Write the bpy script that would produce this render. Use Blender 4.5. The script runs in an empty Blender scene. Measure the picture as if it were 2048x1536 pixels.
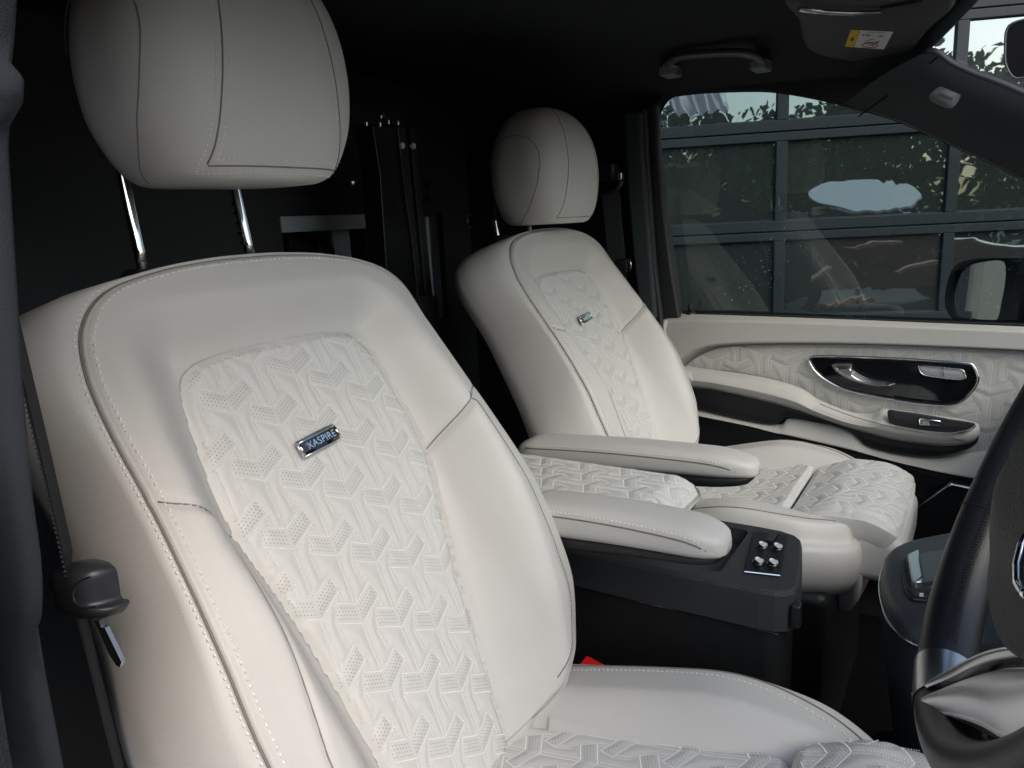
import bpy, bmesh, math, random
import numpy as np
from mathutils import Vector, Matrix
random.seed(7); rng=np.random.default_rng(7)
S=bpy.context.scene; COL=S.collection
# ------------------------------------------------------------------ camera
PW,PH,FP=2048.,1536.,1500.
YAW,PIT,ROL=math.radians(32.5),math.radians(12.3),math.radians(-3.0)
CAM=np.array([0,0,1.55])
_f=np.array([-math.sin(YAW)*math.cos(PIT),math.cos(YAW)*math.cos(PIT),-math.sin(PIT)])
_r0=np.array([math.cos(YAW),math.sin(YAW),0.]); _u0=np.cross(_r0,_f)
_R=_r0*math.cos(ROL)+_u0*math.sin(ROL); _U=_u0*math.cos(ROL)-_r0*math.sin(ROL)
cam=bpy.data.objects.new('camera',bpy.data.cameras.new('camera')); COL.objects.link(cam); S.camera=cam
cam.data.sensor_width=36; cam.data.lens=36*FP/PW; cam.data.clip_start=.02; cam.data.clip_end=500
cam.matrix_world=Matrix(((_R[0],_U[0],-_f[0],CAM[0]),(_R[1],_U[1],-_f[1],CAM[1]),(_R[2],_U[2],-_f[2],CAM[2]),(0,0,0,1)))
def _ray(px,py): return _f+_R*(px-PW/2)/FP-_U*(py-PH/2)/FP
def aY(px,py,Y): d=_ray(px,py); return CAM+d*((Y-CAM[1])/d[1])     # point of a photo sight line at depth Y (survey of real positions)
def aX(px,py,X): d=_ray(px,py); return CAM+d*((X-CAM[0])/d[0])
def aZ(px,py,Z): d=_ray(px,py); return CAM+d*((Z-CAM[2])/d[2])
# ------------------------------------------------------------------ world, sun, exposure
W=bpy.data.worlds.new('World'); S.world=W; W.use_nodes=True
nt=W.node_tree; nt.nodes.clear()
sky=nt.nodes.new('ShaderNodeTexSky'); sky.sky_type='NISHITA'; sky.sun_disc=False
SUN_EL,SUN_AZ=math.radians(40),math.radians(118)      # azimuth of the sun, clockwise from +Y
sky.sun_elevation=SUN_EL; sky.sun_rotation=SUN_AZ; sky.air_density=1.0; sky.dust_density=3.4; sky.ozone_density=1.0
bg=nt.nodes.new('ShaderNodeBackground'); bg.inputs[1].default_value=.15
wo=nt.nodes.new('ShaderNodeOutputWorld')
nt.links.new(sky.outputs[0],bg.inputs[0]); nt.links.new(bg.outputs[0],wo.inputs[0])
sl=bpy.data.lights.new('sun','SUN'); sl.energy=.5; sl.angle=math.radians(50); sl.color=(1,.975,.95)
so=bpy.data.objects.new('sun',sl); COL.objects.link(so)
sd=Vector((math.sin(SUN_AZ)*math.cos(SUN_EL),math.cos(SUN_AZ)*math.cos(SUN_EL),math.sin(SUN_EL)))
so.rotation_euler=sd.to_track_quat('Z','Y').to_euler(); so.location=(2,-5,8)
S.view_settings.view_transform='Standard'; S.view_settings.look='None'; S.view_settings.gamma=1
S.view_settings.use_curve_mapping=False; S.view_settings.exposure=.76
S.render.engine='CYCLES'
S.cycles.max_bounces=8; S.cycles.diffuse_bounces=4; S.cycles.glossy_bounces=5; S.cycles.transparent_max_bounces=10
# ------------------------------------------------------------------ materials
def mat(name,base,rough=.5,metal=0.,spec=.5,noise=None,bump=None,wave=None,coat=0.,var=0.,bump2=None):
    m=bpy.data.materials.new(name); m.use_nodes=True; n=m.node_tree.nodes; l=m.node_tree.links
    b=n['Principled BSDF']; b.inputs['Base Color'].default_value=(*base,1); b.inputs['Roughness'].default_value=rough
    b.inputs['Metallic'].default_value=metal; b.inputs['Specular IOR Level'].default_value=spec; b.inputs['Coat Weight'].default_value=coat
    tc=n.new('ShaderNodeTexCoord')
    last=None
    if bump:
        for sc,st,kind in (bump if isinstance(bump,list) else [bump]):
            t=n.new('ShaderNodeTexVoronoi' if kind=='v' else 'ShaderNodeTexNoise'); t.inputs['Scale'].default_value=sc
            l.new(tc.outputs['Object'],t.inputs['Vector'])
            bp=n.new('ShaderNodeBump'); bp.inputs['Strength'].default_value=st; bp.inputs['Distance'].default_value=.002 if kind!='N' else .02
            l.new(t.outputs['Distance' if kind=='v' else 'Fac'],bp.inputs['Height'])
            if last: l.new(last.outputs[0],bp.inputs['Normal'])
            last=bp
    if wave:
        t=n.new('ShaderNodeTexWave'); t.inputs['Scale'].default_value=wave[0]; t.bands_direction=wave[2]; l.new(tc.outputs['Object'],t.inputs['Vector'])
        bp=n.new('ShaderNodeBump'); bp.inputs['Strength'].default_value=wave[1]; bp.inputs['Distance'].default_value=.001; l.new(t.outputs['Fac'],bp.inputs['Height'])
        if last: l.new(last.outputs[0],bp.inputs['Normal'])
        last=bp
    if last: l.new(last.outputs[0],b.inputs['Normal'])
    if var:
        t=n.new('ShaderNodeTexNoise'); t.inputs['Scale'].default_value=9; t.inputs['Detail'].default_value=5; l.new(tc.outputs['Object'],t.inputs['Vector'])
        r=n.new('ShaderNodeMixRGB'); r.inputs[1].default_value=(*[c*(1-var) for c in base],1); r.inputs[2].default_value=(*[min(1,c*(1+var)) for c in base],1)
        l.new(t.outputs['Fac'],r.inputs[0]); l.new(r.outputs[0],b.inputs['Base Color'])
        q=n.new('ShaderNodeMapRange'); q.inputs[3].default_value=max(.05,rough-.08); q.inputs[4].default_value=min(1,rough+.08)
        l.new(t.outputs['Fac'],q.inputs[0]); l.new(q.outputs[0],b.inputs['Roughness'])
    return m
LEA=(.56,.550,.532)
M_lea=mat('cream_leather',LEA,.46,spec=.42,bump=[(900,.10,'v'),(60,.05,'n')],var=.025)
M_leas=mat('cream_leather_quilt',(.61,.605,.592),.46,spec=.42,bump=[(900,.10,'v')],var=.02)
M_door=mat('cream_door_leather',(.51,.50,.475),.55,spec=.35,bump=[(700,.15,'v')],var=.03)
M_thr=mat('cream_thread',(.82,.81,.79),.7,spec=.2)
M_seam=mat('seam_shadow_gap',(.20,.19,.18),.9,spec=.1)
M_hole=mat('perforation',(.04,.04,.038),.9,spec=.1)
M_blk=mat('black_plastic',(.010,.011,.012),.42,bump=(700,.25,'v'),var=.1)
M_drk=mat('dark_trim',(.016,.018,.020),.55,bump=(500,.3,'v'),var=.08)
M_gry=mat('grey_soft_trim',(.024,.027,.030),.6,bump=(500,.3,'v'),var=.06)
M_cloth=mat('headliner_cloth',(.032,.036,.036),.95,spec=.1,bump=(900,.4,'n'),var=.06)
M_pil=mat('pillar_trim',(.040,.050,.056),.75,spec=.3,bump=(800,.4,'n'),var=.06)
M_weave=mat('woven_pillar_cloth',(.032,.038,.047),.9,spec=.2,bump=[(1300,.25,'v')])
M_carp=mat('black_carpet',(.012,.013,.014),.95,spec=.1,bump=(400,.5,'n'),var=.1)
M_rib=mat('ribbed_panel',(.036,.041,.046),.7,spec=.3,wave=(38,.35,'Z'))
M_gloss=mat('gloss_black',(.006,.007,.008),.06,spec=.6,coat=.5)
M_chr=mat('chrome',(.80,.81,.83),.09,metal=1)
M_sat=mat('satin_silver',(.58,.59,.61),.26,metal=1,var=.03)
M_web=mat('black_webbing',(.010,.011,.016),.7,spec=.3,wave=(420,.5,'Z'))
M_webe=mat('webbing_edge',(.05,.052,.07),.8)
M_red=mat('red_plastic',(.62,.012,.015),.35)
M_bleather=mat('black_leather',(.016,.017,.020),.36,spec=.45,bump=(1100,.12,'v'),var=.1)
M_bthr=mat('black_thread',(.008,.008,.009),.6)
M_wht=mat('white_paper',(.75,.76,.76),.5)
M_yel=mat('yellow_paper',(.80,.52,.03),.5)
M_redp=mat('red_print',(.6,.03,.04),.5)
M_ink=mat('dark_print',(.02,.02,.035),.5)
M_post=mat('black_powdercoat',(.012,.013,.014),.3,spec=.5,var=.1)
M_gbox=mat('grey_box_plastic',(.45,.52,.62),.5,var=.08)
M_glbl=mat('airbag_badge_plastic',(.12,.14,.15),.5)
M_body=mat('van_paint',(.03,.035,.045),.25,coat=.6)
M_frame=mat('garage_frame_metal',(.032,.040,.048),.5,spec=.4,var=.05)
M_ground=mat('asphalt',(.055,.055,.055),.85,bump=(60,.5,'n'),var=.2)
M_leaf=mat('leaf_green',(.055,.085,.03),.7,var=.35)
M_leaf2=mat('leaf_dark_green',(.035,.06,.025),.7,var=.3)
M_bark=mat('bark',(.07,.055,.04),.9,bump=(30,.6,'n'))
M_wall=mat('render_wall',(.30,.27,.24),.9,bump=(90,.3,'n'),var=.1)
M_corr=mat('corrugated_sheet',(.78,.66,.62),.6,var=.06)
M_rcar=mat('red_car_paint',(.16,.012,.02),.25,coat=.7)
M_tyre=mat('tyre',(.02,.02,.02),.8)
M_lamp=mat('lamp_lens',(.6,.62,.65),.15,metal=.6)
M_wood=mat('timber_board',(.55,.27,.17),.8,var=.2)
def glass(name,tint,refl,rough=0.,dirt=0.,top=1.):
    m=bpy.data.materials.new(name); m.use_nodes=True; n=m.node_tree.nodes; l=m.node_tree.links; n.clear()
    o=n.new('ShaderNodeOutputMaterial'); tr=n.new('ShaderNodeBsdfTransparent'); tr.inputs[0].default_value=(*tint,1)
    g=n.new('ShaderNodeBsdfGlossy'); g.inputs['Roughness'].default_value=rough; fr=n.new('ShaderNodeLayerWeight'); fr.inputs[0].default_value=.25
    mr=n.new('ShaderNodeMapRange'); mr.inputs[3].default_value=refl; mr.inputs[4].default_value=top
    l.new(fr.outputs['Fresnel'],mr.inputs[0]); mx=n.new('ShaderNodeMixShader'); l.new(mr.outputs[0],mx.inputs[0]); l.new(tr.outputs[0],mx.inputs[1]); l.new(g.outputs[0],mx.inputs[2])
    last=mx
    if dirt:
        tc=n.new('ShaderNodeTexCoord'); v=n.new('ShaderNodeTexVoronoi'); v.inputs['Scale'].default_value=75; l.new(tc.outputs['Object'],v.inputs['Vector'])
        cr=n.new('ShaderNodeValToRGB'); cr.color_ramp.elements[0].position=.06; cr.color_ramp.elements[0].color=(dirt,)*3+(1,); cr.color_ramp.elements[1].position=.14; cr.color_ramp.elements[1].color=(0,0,0,1)
        l.new(v.outputs['Distance'],cr.inputs[0])
        ns=n.new('ShaderNodeTexNoise'); ns.inputs['Scale'].default_value=5; l.new(tc.outputs['Object'],ns.inputs['Vector'])
        c2=n.new('ShaderNodeValToRGB'); c2.color_ramp.elements[0].position=.42; c2.color_ramp.elements[1].position=.62; l.new(ns.outputs['Fac'],c2.inputs[0])
        mu=n.new('ShaderNodeMath'); mu.operation='MULTIPLY'; l.new(cr.outputs[0],mu.inputs[0]); l.new(c2.outputs[0],mu.inputs[1])
        d=n.new('ShaderNodeBsdfDiffuse'); d.inputs[0].default_value=(.8,.82,.84,1)
        m2=n.new('ShaderNodeMixShader'); l.new(mu.outputs[0],m2.inputs[0]); l.new(last.outputs[0],m2.inputs[1]); l.new(d.outputs[0],m2.inputs[2]); last=m2
    l.new(last.outputs[0],o.inputs[0]); return m
M_glass=glass('tinted_window_glass',(.62,.70,.70),.035,dirt=.5)
M_ws=glass('windscreen_glass',(.80,.86,.86),.02,top=.12)
def pane_mat(name,base,refl,rough,wob=.02):
    m=bpy.data.materials.new(name); m.use_nodes=True; n=m.node_tree.nodes; l=m.node_tree.links; n.clear()
    o=n.new('ShaderNodeOutputMaterial'); d=n.new('ShaderNodeBsdfDiffuse'); d.inputs[0].default_value=(*base,1)
    g=n.new('ShaderNodeBsdfGlossy'); g.inputs['Roughness'].default_value=rough; g.inputs[0].default_value=(.80,.88,.94,1)
    tc=n.new('ShaderNodeTexCoord'); ns=n.new('ShaderNodeTexNoise'); ns.inputs['Scale'].default_value=1.6; ns.inputs['Detail'].default_value=2; ns.inputs['Distortion'].default_value=2.0
    l.new(tc.outputs['Object'],ns.inputs['Vector']); b=n.new('ShaderNodeBump'); b.inputs['Strength'].default_value=1; b.inputs['Distance'].default_value=wob
    l.new(ns.outputs['Fac'],b.inputs['Height']); l.new(b.outputs[0],g.inputs['Normal'])
    mx=n.new('ShaderNodeMixShader'); mx.inputs[0].default_value=refl; l.new(d.outputs[0],mx.inputs[1]); l.new(g.outputs[0],mx.inputs[2]); l.new(mx.outputs[0],o.inputs[0]); return m
M_pane=pane_mat('garage_pane',(.075,.083,.078),.50,.012,.0010)
# ------------------------------------------------------------------ helpers
def mesh(name,verts,faces,m,parent=None,smooth=True,loc=None,weld=False):
    me=bpy.data.meshes.new(name); me.from_pydata([tuple(map(float,v)) for v in verts],[],[tuple(map(int,f)) for f in faces]); me.update()
    if weld:
        b=bmesh.new(); b.from_mesh(me); bmesh.ops.remove_doubles(b,verts=b.verts,dist=1e-5); b.to_mesh(me); b.free()
    if smooth: me.polygons.foreach_set('use_smooth',[True]*len(me.polygons))
    me.materials.append(m); o=bpy.data.objects.new(name,me); COL.objects.link(o)
    if parent: o.parent=parent
    if loc is not None: o.location=loc
    return o
def tag(o,label=None,cat=None,group=None,kind=None):
    if label: o['label']=label
    if cat: o['category']=cat
    if group: o['group']=group
    if kind: o['kind']=kind
    return o
def thing(name,loc,label,cat,group=None):
    o=bpy.data.objects.new(name,None); COL.objects.link(o); o.location=loc; o.empty_display_size=.05
    return tag(o,label,cat,group)
class MB:
    def __init__(s): s.v=[]; s.f=[]
    def add(s,v,f):
        k=len(s.v); s.v+= [tuple(map(float,p)) for p in v]; s.f+=[tuple(i+k for i in q) for q in f]; return s
    def box(s,a,b):
        (x0,y0,z0),(x1,y1,z1)=a,b
        return s.add([(x0,y0,z0),(x1,y0,z0),(x1,y1,z0),(x0,y1,z0),(x0,y0,z1),(x1,y0,z1),(x1,y1,z1),(x0,y1,z1)],[(0,3,2,1),(4,5,6,7),(0,1,5,4),(1,2,6,5),(2,3,7,6),(3,0,4,7)])
    def tube(s,pts,r,n=10,caps=True,flat=None):
        pts=[Vector(p) for p in pts]; N=len(pts); rr=r if hasattr(r,'__len__') else [r]*N; V=[]
        up=Vector((0,0,1)); 
        for i,p in enumerate(pts):
            t=(pts[min(i+1,N-1)]-pts[max(i-1,0)]).normalized()
            if abs(t.dot(up))>.98: up=Vector((1,0,0))
            a=t.cross(up).normalized(); b=a.cross(t).normalized(); up=b
            for k in range(n):
                q=2*math.pi*k/n; V.append(p+a*math.cos(q)*rr[i]+b*math.sin(q)*rr[i]*(flat or 1))
        F=[(i*n+k,i*n+(k+1)%n,(i+1)*n+(k+1)%n,(i+1)*n+k) for i in range(N-1) for k in range(n)]
        if caps: F+=[tuple(range(n))[::-1],tuple((N-1)*n+k for k in range(n))]
        return s.add(V,F)
    def build(s,name,m,parent=None,smooth=False,bevel=0,off=(0,0,0),seg=3):
        o=mesh(name,[(x-off[0],y-off[1],z-off[2]) for x,y,z in s.v],s.f,m,parent,smooth)
        if bevel:
            md=o.modifiers.new('b','BEVEL'); md.width=bevel; md.segments=seg; md.limit_method='ANGLE'; md.angle_limit=math.radians(40)
            o.data.polygons.foreach_set('use_smooth',[True]*len(o.data.polygons))
            w=o.modifiers.new('w','WEIGHTED_NORMAL'); w.keep_sharp=False
        return o
def catmull(P,n,closed=False):
    P=np.array(P,float); N=len(P); out=[]; segs=N if closed else N-1
    idx=lambda i: P[i%N] if closed else P[min(max(i,0),N-1)]
    T=np.linspace(0,segs,n*8,endpoint=not closed)
    for t in T:
        i=min(int(t),segs-1); u=t-i; a,b,c,d=idx(i-1),idx(i),idx(i+1),idx(i+2)
        out.append(.5*((2*b)+(-a+c)*u+(2*a-5*b+4*c-d)*u*u+(-a+3*b-3*c+d)*u**3))
    out=np.array(out)
    if closed: out=np.vstack([out,out[:1]])
    L=np.r_[0,np.cumsum(np.linalg.norm(np.diff(out,axis=0),axis=1))]
    s=np.linspace(0,L[-1],n,endpoint=not closed)
    return np.stack([np.interp(s,L,out[:,k]) for k in range(out.shape[1])],1)
def ss(x): x=np.clip(x,0,1); return x*x*(3-2*x)
def sym(right):      # right-hand outline from bottom centre to top centre -> closed loop
    r=np.array(right,float); l=r[-2:0:-1].copy(); l[:,0]*=-1; return np.vstack([r,l])
def rings(out,med,ks):
    return med[None]+(out-med)[None]*np.array(ks)[:,None,None]
def ringfaces(K,N): return [(i*N+j,i*N+(j+1)%N,(i+1)*N+(j+1)%N,(i+1)*N+j) for i in range(K-1) for j in range(N)]
def inside(P,poly):
    x,y=P[:,0],P[:,1]; r=np.zeros(len(P),bool); n=len(poly); j=n-1
    for i in range(n):
        xi,yi=poly[i]; xj,yj=poly[j]
        c=((yi>y)!=(yj>y))&(x<(xj-xi)*(y-yi)/(yj-yi+1e-12)+xi); r^=c; j=i
    return r
def dashes(P,Nn,pitch,ln,w,h,lift=0.):
    """stitches along a 3-D path P with surface normals Nn"""
    P=np.array(P);Nn=np.array(Nn); L=np.r_[0,np.cumsum(np.linalg.norm(np.diff(P,axis=0),axis=1))]
    if L[-1]<ln: return [],[]
    s=np.arange(ln,L[-1],pitch); I=lambda a,q: np.stack([np.interp(q,L,a[:,k]) for k in range(3)],1)
    A=I(P,s-ln/2);B=I(P,s+ln/2);N_=I(Nn,s); N_/=np.linalg.norm(N_,axis=1,keepdims=True)+1e-9
    T=B-A; Sd=np.cross(T,N_); Sd/=np.linalg.norm(Sd,axis=1,keepdims=True)+1e-9; V=[];F=[]
    C=(A+B)/2
    for i in range(len(s)):
        k=len(V); a,b,c,n,d=A[i]+N_[i]*lift,B[i]+N_[i]*lift,C[i]+N_[i]*(h+lift),N_[i],Sd[i]*w/2
        V+=[a-n*h*.5,(a+C[i])/2+d+n*(h*.2+lift/2),(b+C[i])/2+d+n*(h*.2+lift/2),b-n*h*.5,(b+C[i])/2-d+n*(h*.2+lift/2),(a+C[i])/2-d+n*(h*.2+lift/2),c]
        F+=[(k,k+1,k+6),(k+1,k+2,k+6),(k+2,k+3,k+6),(k+3,k+4,k+6),(k+4,k+5,k+6),(k+5,k,k+6)]
    return V,F
# quilting lattice --------------------------------------------------------
LA=np.array([.0445,-.0262]); LB=np.array([-.0015,-.0725])
B0,A1,A2,NN,C2,C1=[np.array(p) for p in ((0,0),(-.031,.015),(-.0235,.0325),(0,.021),(.0245,.0335),(.033,.0165))]
SEG=[(B0,A1),(A1,A2),(A2,NN),(NN,C2),(C2,C1),(C1,B0)]
h_=.0022
for sx in (-h_,h_):
    SEG+=[(np.array([sx,-.0005]),np.array([-.0012+sx,-.050])),(A1+[sx+.001,-.001],A1+[sx+.003,-.022]),(C1+[sx-.002,-.001],C1+[sx-.0015,-.0125])]
def qdist(P):
    D=np.full(len(P),1.); M=np.stack([LA,LB],1); Mi=np.linalg.inv(M); ij=np.round(P@Mi.T)
    for da in (-1,0,1):
        for db in (-1,0,1):
            q=P-(ij+[da,db])@M.T
            for a,b in SEG:
                ab=b-a; t=np.clip(((q-a)@ab)/(ab@ab),0,1); D=np.minimum(D,np.linalg.norm(q-a-t[:,None]*ab,axis=1))
    return D
def qcells(lo,hi):
    M=np.stack([LA,LB],1)
    Mi=np.linalg.inv(M); cs=np.array([Mi@np.array([x,y]) for x in (lo[0]-.05,hi[0]+.05) for y in (lo[1]-.05,hi[1]+.05)]); i0,j0=np.floor(cs.min(0)).astype(int); i1,j1=np.ceil(cs.max(0)).astype(int)
    for i in range(i0,i1+1):
        for j in range(j0,j1+1):
            c=M@np.array([i,j])
            if lo[0]-.05<c[0]<hi[0]+.05 and lo[1]-.05<c[1]<hi[1]+.05: yield c
PUFF=.0019
def qh(P): return PUFF*(1-np.exp(-(qdist(P)/.0070)**1.5))
def quilt(parent,name,outr,medf,base3,res=.0018,edge=.012,sub=True,swap=False,m=None,detail=1.,depth=.012,rot=None):
    """outr: closed 2-D outline; base3(P2)->(pts3,normals3)"""
    L=np.linalg.norm(np.diff(np.vstack([outr,outr[:1]]),axis=0),axis=1).sum(); N=int(L/res); out=catmull(outr,N,True); med=medf(out)
    K=max(8,int(np.linalg.norm(out-med,axis=1).max()/res)); ks=np.linspace(0,1,K)
    R=rings(out,med,ks).reshape(-1,2)
    de=np.repeat(1-ks,N)*np.tile(np.linalg.norm(out-med,axis=1),K)     # distance to the edge
    qc=(lambda P: P if rot is None else P@rot.T)
    h=qh(qc(R))*ss(de/.006)+.006*(ss(de/edge))-.006
    def surf(P,hh): p,n=base3(P); return p+n*hh[:,None],n
    V,_=surf(R,h); F=ringfaces(K,N)
    p,n=base3(out); k0=len(V); V=np.vstack([V,p-n*(.006+depth)]); F+=[((K-1)*N+j,(K-1)*N+(j+1)%N,k0+(j+1)%N,k0+j) for j in range(N)]
    o=mesh(name,V,F,m or M_leas,parent,weld=True)
    if not sub: return o
    inn=med+(out-med)*(1-.005/np.maximum(np.linalg.norm(out-med,axis=1),.006))[:,None]
    iv=(lambda P:P if rot is None else P@np.linalg.inv(rot).T)
    lo,hi=qc(out).min(0),qc(out).max(0); SV=[];SF=[];HV=[];HF=[]
    dL,dR=(A1-B0)/np.linalg.norm(A1),(C1-B0)/np.linalg.norm(C1)
    for c in qcells(lo,hi):
        for a,b in SEG:
            n_=max(3,int(np.linalg.norm(b-a)/.002)); t=np.linspace(0,1,n_)[:,None]; P=iv(c+a+(b-a)*t); ok=inside(P,inn)
            run=[]
            for k in range(n_+1):
                if k<n_ and ok[k]: run.append(P[k])
                else:
                    if len(run)>2:
                        q=np.array(run); p3,n3=base3(q); p3=p3+n3*.0002
                        v,f=dashes(p3,n3,.0025*detail,.0017*detail,.0013*detail,.0011); kk=len(SV); SV+=v; SF+=[tuple(i+kk for i in g) for g in f]
                    run=[]
        hp=[]
        for d,L_ in ((dL,.031),(dR,.033)):
            for r in (.0045,.0085,.0125,.0163):
                for s in np.arange(.0022 if d[0]>0 else .0060,L_-.0015,.0038):
                    e_=(L_-s)/.012*.0165; sh=.45*r if s>L_-.010 else 0
                    hp.append(c+d*(s)+np.array([0,r])) if (r<.014 or s<L_-.004) else None
        hp=iv(np.array(hp)); hp=hp[inside(hp,inn)]
        if len(hp):
            p3,n3=base3(hp); p3=p3+n3*(qh(qc(hp))+.00025)[:,None]
            for p_,q_ in zip(p3,n3):
                q_=Vector(q_).normalized(); a_=q_.orthogonal().normalized(); b_=q_.cross(a_); k=len(HV); r_=.00050*detail
                HV+=[Vector(p_)+(a_*math.cos(x)+b_*math.sin(x))*r_ for x in (0,1.05,2.09,3.14,4.19,5.24)]; HF.append(tuple(range(k,k+6)))
    if SV: mesh('stitching',SV,SF,M_thr,o,False)
    if HV: mesh('perforations',HV,HF,M_hole,o,False)
    return o
def copy_tree(o,parent=None):
    c=o.copy(); COL.objects.link(c); c.parent=parent
    for ch in [x for x in bpy.data.objects if x.parent==o and x!=c]: copy_tree(ch,c)
    return c
def text(body,size,m,name,parent,M,extrude=.0003,spacing=1.,sx=1.):
    cu=bpy.data.curves.new('t','FONT'); cu.body=body; cu.size=size; cu.extrude=extrude; cu.align_x='CENTER'; cu.align_y='CENTER'; cu.space_character=spacing
    t=bpy.data.objects.new('t',cu); COL.objects.link(t); dg=bpy.context.evaluated_depsgraph_get(); dg.update()
    me=bpy.data.meshes.new_from_object(t.evaluated_get(dg)); bpy.data.objects.remove(t)
    me.transform(Matrix.Diagonal((sx,1,1,1))); me.transform(M); me.materials.clear(); me.materials.append(m)
    o=bpy.data.objects.new(name,me); COL.objects.link(o)
    if parent: o.parent=parent
    return o
def frameM(o,x,y):      # matrix with local x,y axes
    x=Vector(x).normalized(); z=x.cross(Vector(y)).normalized(); y=z.cross(x)
    return Matrix(((x[0],y[0],z[0],o[0]),(x[1],y[1],z[1],o[1]),(x[2],y[2],z[2],o[2]),(0,0,0,1)))
# ------------------------------------------------------------------ van shell
van=thing('van_cabin',(-.6,1.0,.45),'dark lined cabin of the van around both cream leather seats','van cabin')
VO=(-.6,1.0,.45)
def vp(mb,name,m,**k): return mb.build(name,m,van,off=VO,**k)
vp(MB().box((-1.9,-.02,.40),(1.3,2.0,.45)),'floor_panel',M_carp)
#__SHELL__
# headliner: gently domed sheet from the rear bulkhead to the windscreen header
hd=[]; hf=[]; nx,ny=30,24
_hp=[aZ(1860,98,1.838),aZ(1905,58,1.85),aZ(1940,24,1.86),aZ(1968,-5,1.868)]
_hy=[p[1] for p in _hp][::-1]; _hx=[p[0] for p in _hp][::-1]
def header_x(y): return float(np.interp(y,[.1,.5]+_hy+[1.9],[_hx[0]-.10,_hx[0]-.0]+_hx+[_hx[-1]-.06]))
for i in range(nx+1):
    for j in range(ny+1):
        y=.06+(1.90-.06)*j/ny; s=abs(y-.98)/.92
        xe=header_x(y) ; x=-1.42+(xe+1.42)*i/nx
        z=1.915-.085*max(0,(s-.55)/.45)**2 -.03*(i/nx)**6
        hd.append((x,y,z))
for i in range(nx):
    for j in range(ny): a=i*(ny+1)+j; hf.append((a,a+1,a+ny+2,a+ny+1))
vp(MB().add(hd,hf),'headliner',M_cloth,smooth=True)
vp(MB().box((-1.5,-.02,1.93),(min(_hx)-.06,2.0,1.97)),'roof_skin',M_body)
# passenger side wall with window opening
win_px=[(1340,627),(1322,500),(1306,360),(1299,262),(1304,222),(1316,200),(1335,187),(1400,181),(1500,178),(1560,183),(1640,198),(1710,216),(1780,236),(1850,266),(1920,298),(2000,335),(2120,395),(2250,470),(2260,660),(2100,652),(1800,642),(1600,634),(1450,629)]
win=np.array([aY(x,y,1.88) for x,y in win_px])[:,[0,2]]
wn=np.vstack([catmull(win[:18],90),win[18:][:]]); 
wc=np.array([-.2,1.5])
def wall_ring(loop,y0,outer,y1):
    V=[(p[0],y0,p[1]) for p in loop]+[(q[0],y1,q[1]) for q in outer]; n=len(loop)
    return V,[(i,(i+1)%n,n+(i+1)%n,n+i) for i in range(n)]
outr=[]
for p in wn:
    d=p-wc; tx=(1.0-wc[0])/d[0] if d[0]>0 else (-1.9-wc[0])/d[0]; tz=(1.96-wc[1])/d[1] if d[1]>0 else (.45-wc[1])/d[1]; outr.append(wc+d*min(abs(tx),abs(tz)))
_ue=np.array([aY(x,y,1.885) for x,y in ((1835,112),(1855,114),(1872,124),(1900,142),(1950,165),(2000,183),(2120,236),(2300,312),(3000,620))])
outr=[np.array([p[0],min(p[1],float(np.interp(p[0],_ue[:,0],_ue[:,2],left=1.96)))]) if p[1]>wc[1] else p for p in outr]
mb=MB(); v,f=wall_ring(wn,1.885,outr,1.885); mb.add(v,f); v,f=wall_ring(wn,1.885,wn,1.945); mb.add(v,[q[::-1] for q in f]); v,f=wall_ring(wn,1.945,outr,1.99); mb.add(v,f)
vp(mb,'side_wall',M_cloth)
# soft rounded frame around the opening
def frame_tube(pts,r,name,m,flat=None,n=10): mb=MB().tube(pts,r,n,flat=flat); return vp(mb,name,m,smooth=True)
# B-pillar (passenger side): layered trims
def strip(pxs,Y,w,name,m,thick=.03,par=None,off=VO,bev=.008):
    """vertical trim strip: list of (px_left,px_right,py)"""
    L=[aY(a,y,Y) for a,b,y in pxs]; R=[aY(b,y,Y) for a,b,y in pxs]; n=len(pxs); V=[];F=[]
    for p,q in zip(L,R):
        V+=[(p[0],Y,p[2]),(q[0],Y,q[2]),(q[0],Y+thick,q[2]),(p[0],Y+thick,p[2])]
    for i in range(n-1):
        for k in range(4): a=i*4+k; b=i*4+(k+1)%4; F.append((a,b,b+4,a+4))
    F+=[(3,2,1,0),tuple((n-1)*4+k for k in range(4))]
    return MB().add(V,F).build(name,m,par or van,off=off,bevel=bev)
strip([(1245,1281,222),(1249,1284,300),(1257,1293,420),(1268,1303,540),(1280,1311,640)],1.80,0,'b_pillar_trim',M_pil)
strip([(1281,1290,216),(1284,1294,300),(1294,1302,420),(1303,1311,540),(1314,1323,640),(1330,1340,800)],1.815,0,'door_seal',M_gry,thick=.02,bev=.004)
strip([(1290,1312,205),(1294,1316,300),(1303,1328,420),(1312,1343,540),(1324,1360,640)],1.84,0,'window_reveal_trim',M_drk,thick=.03)
strip([(1304,1311,250),(1312,1318,320),(1324,1330,420),(1338,1344,520),(1350,1357,620)],1.862,0,'window_frame_edge',M_gry,thick=.03,bev=.003)
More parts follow.
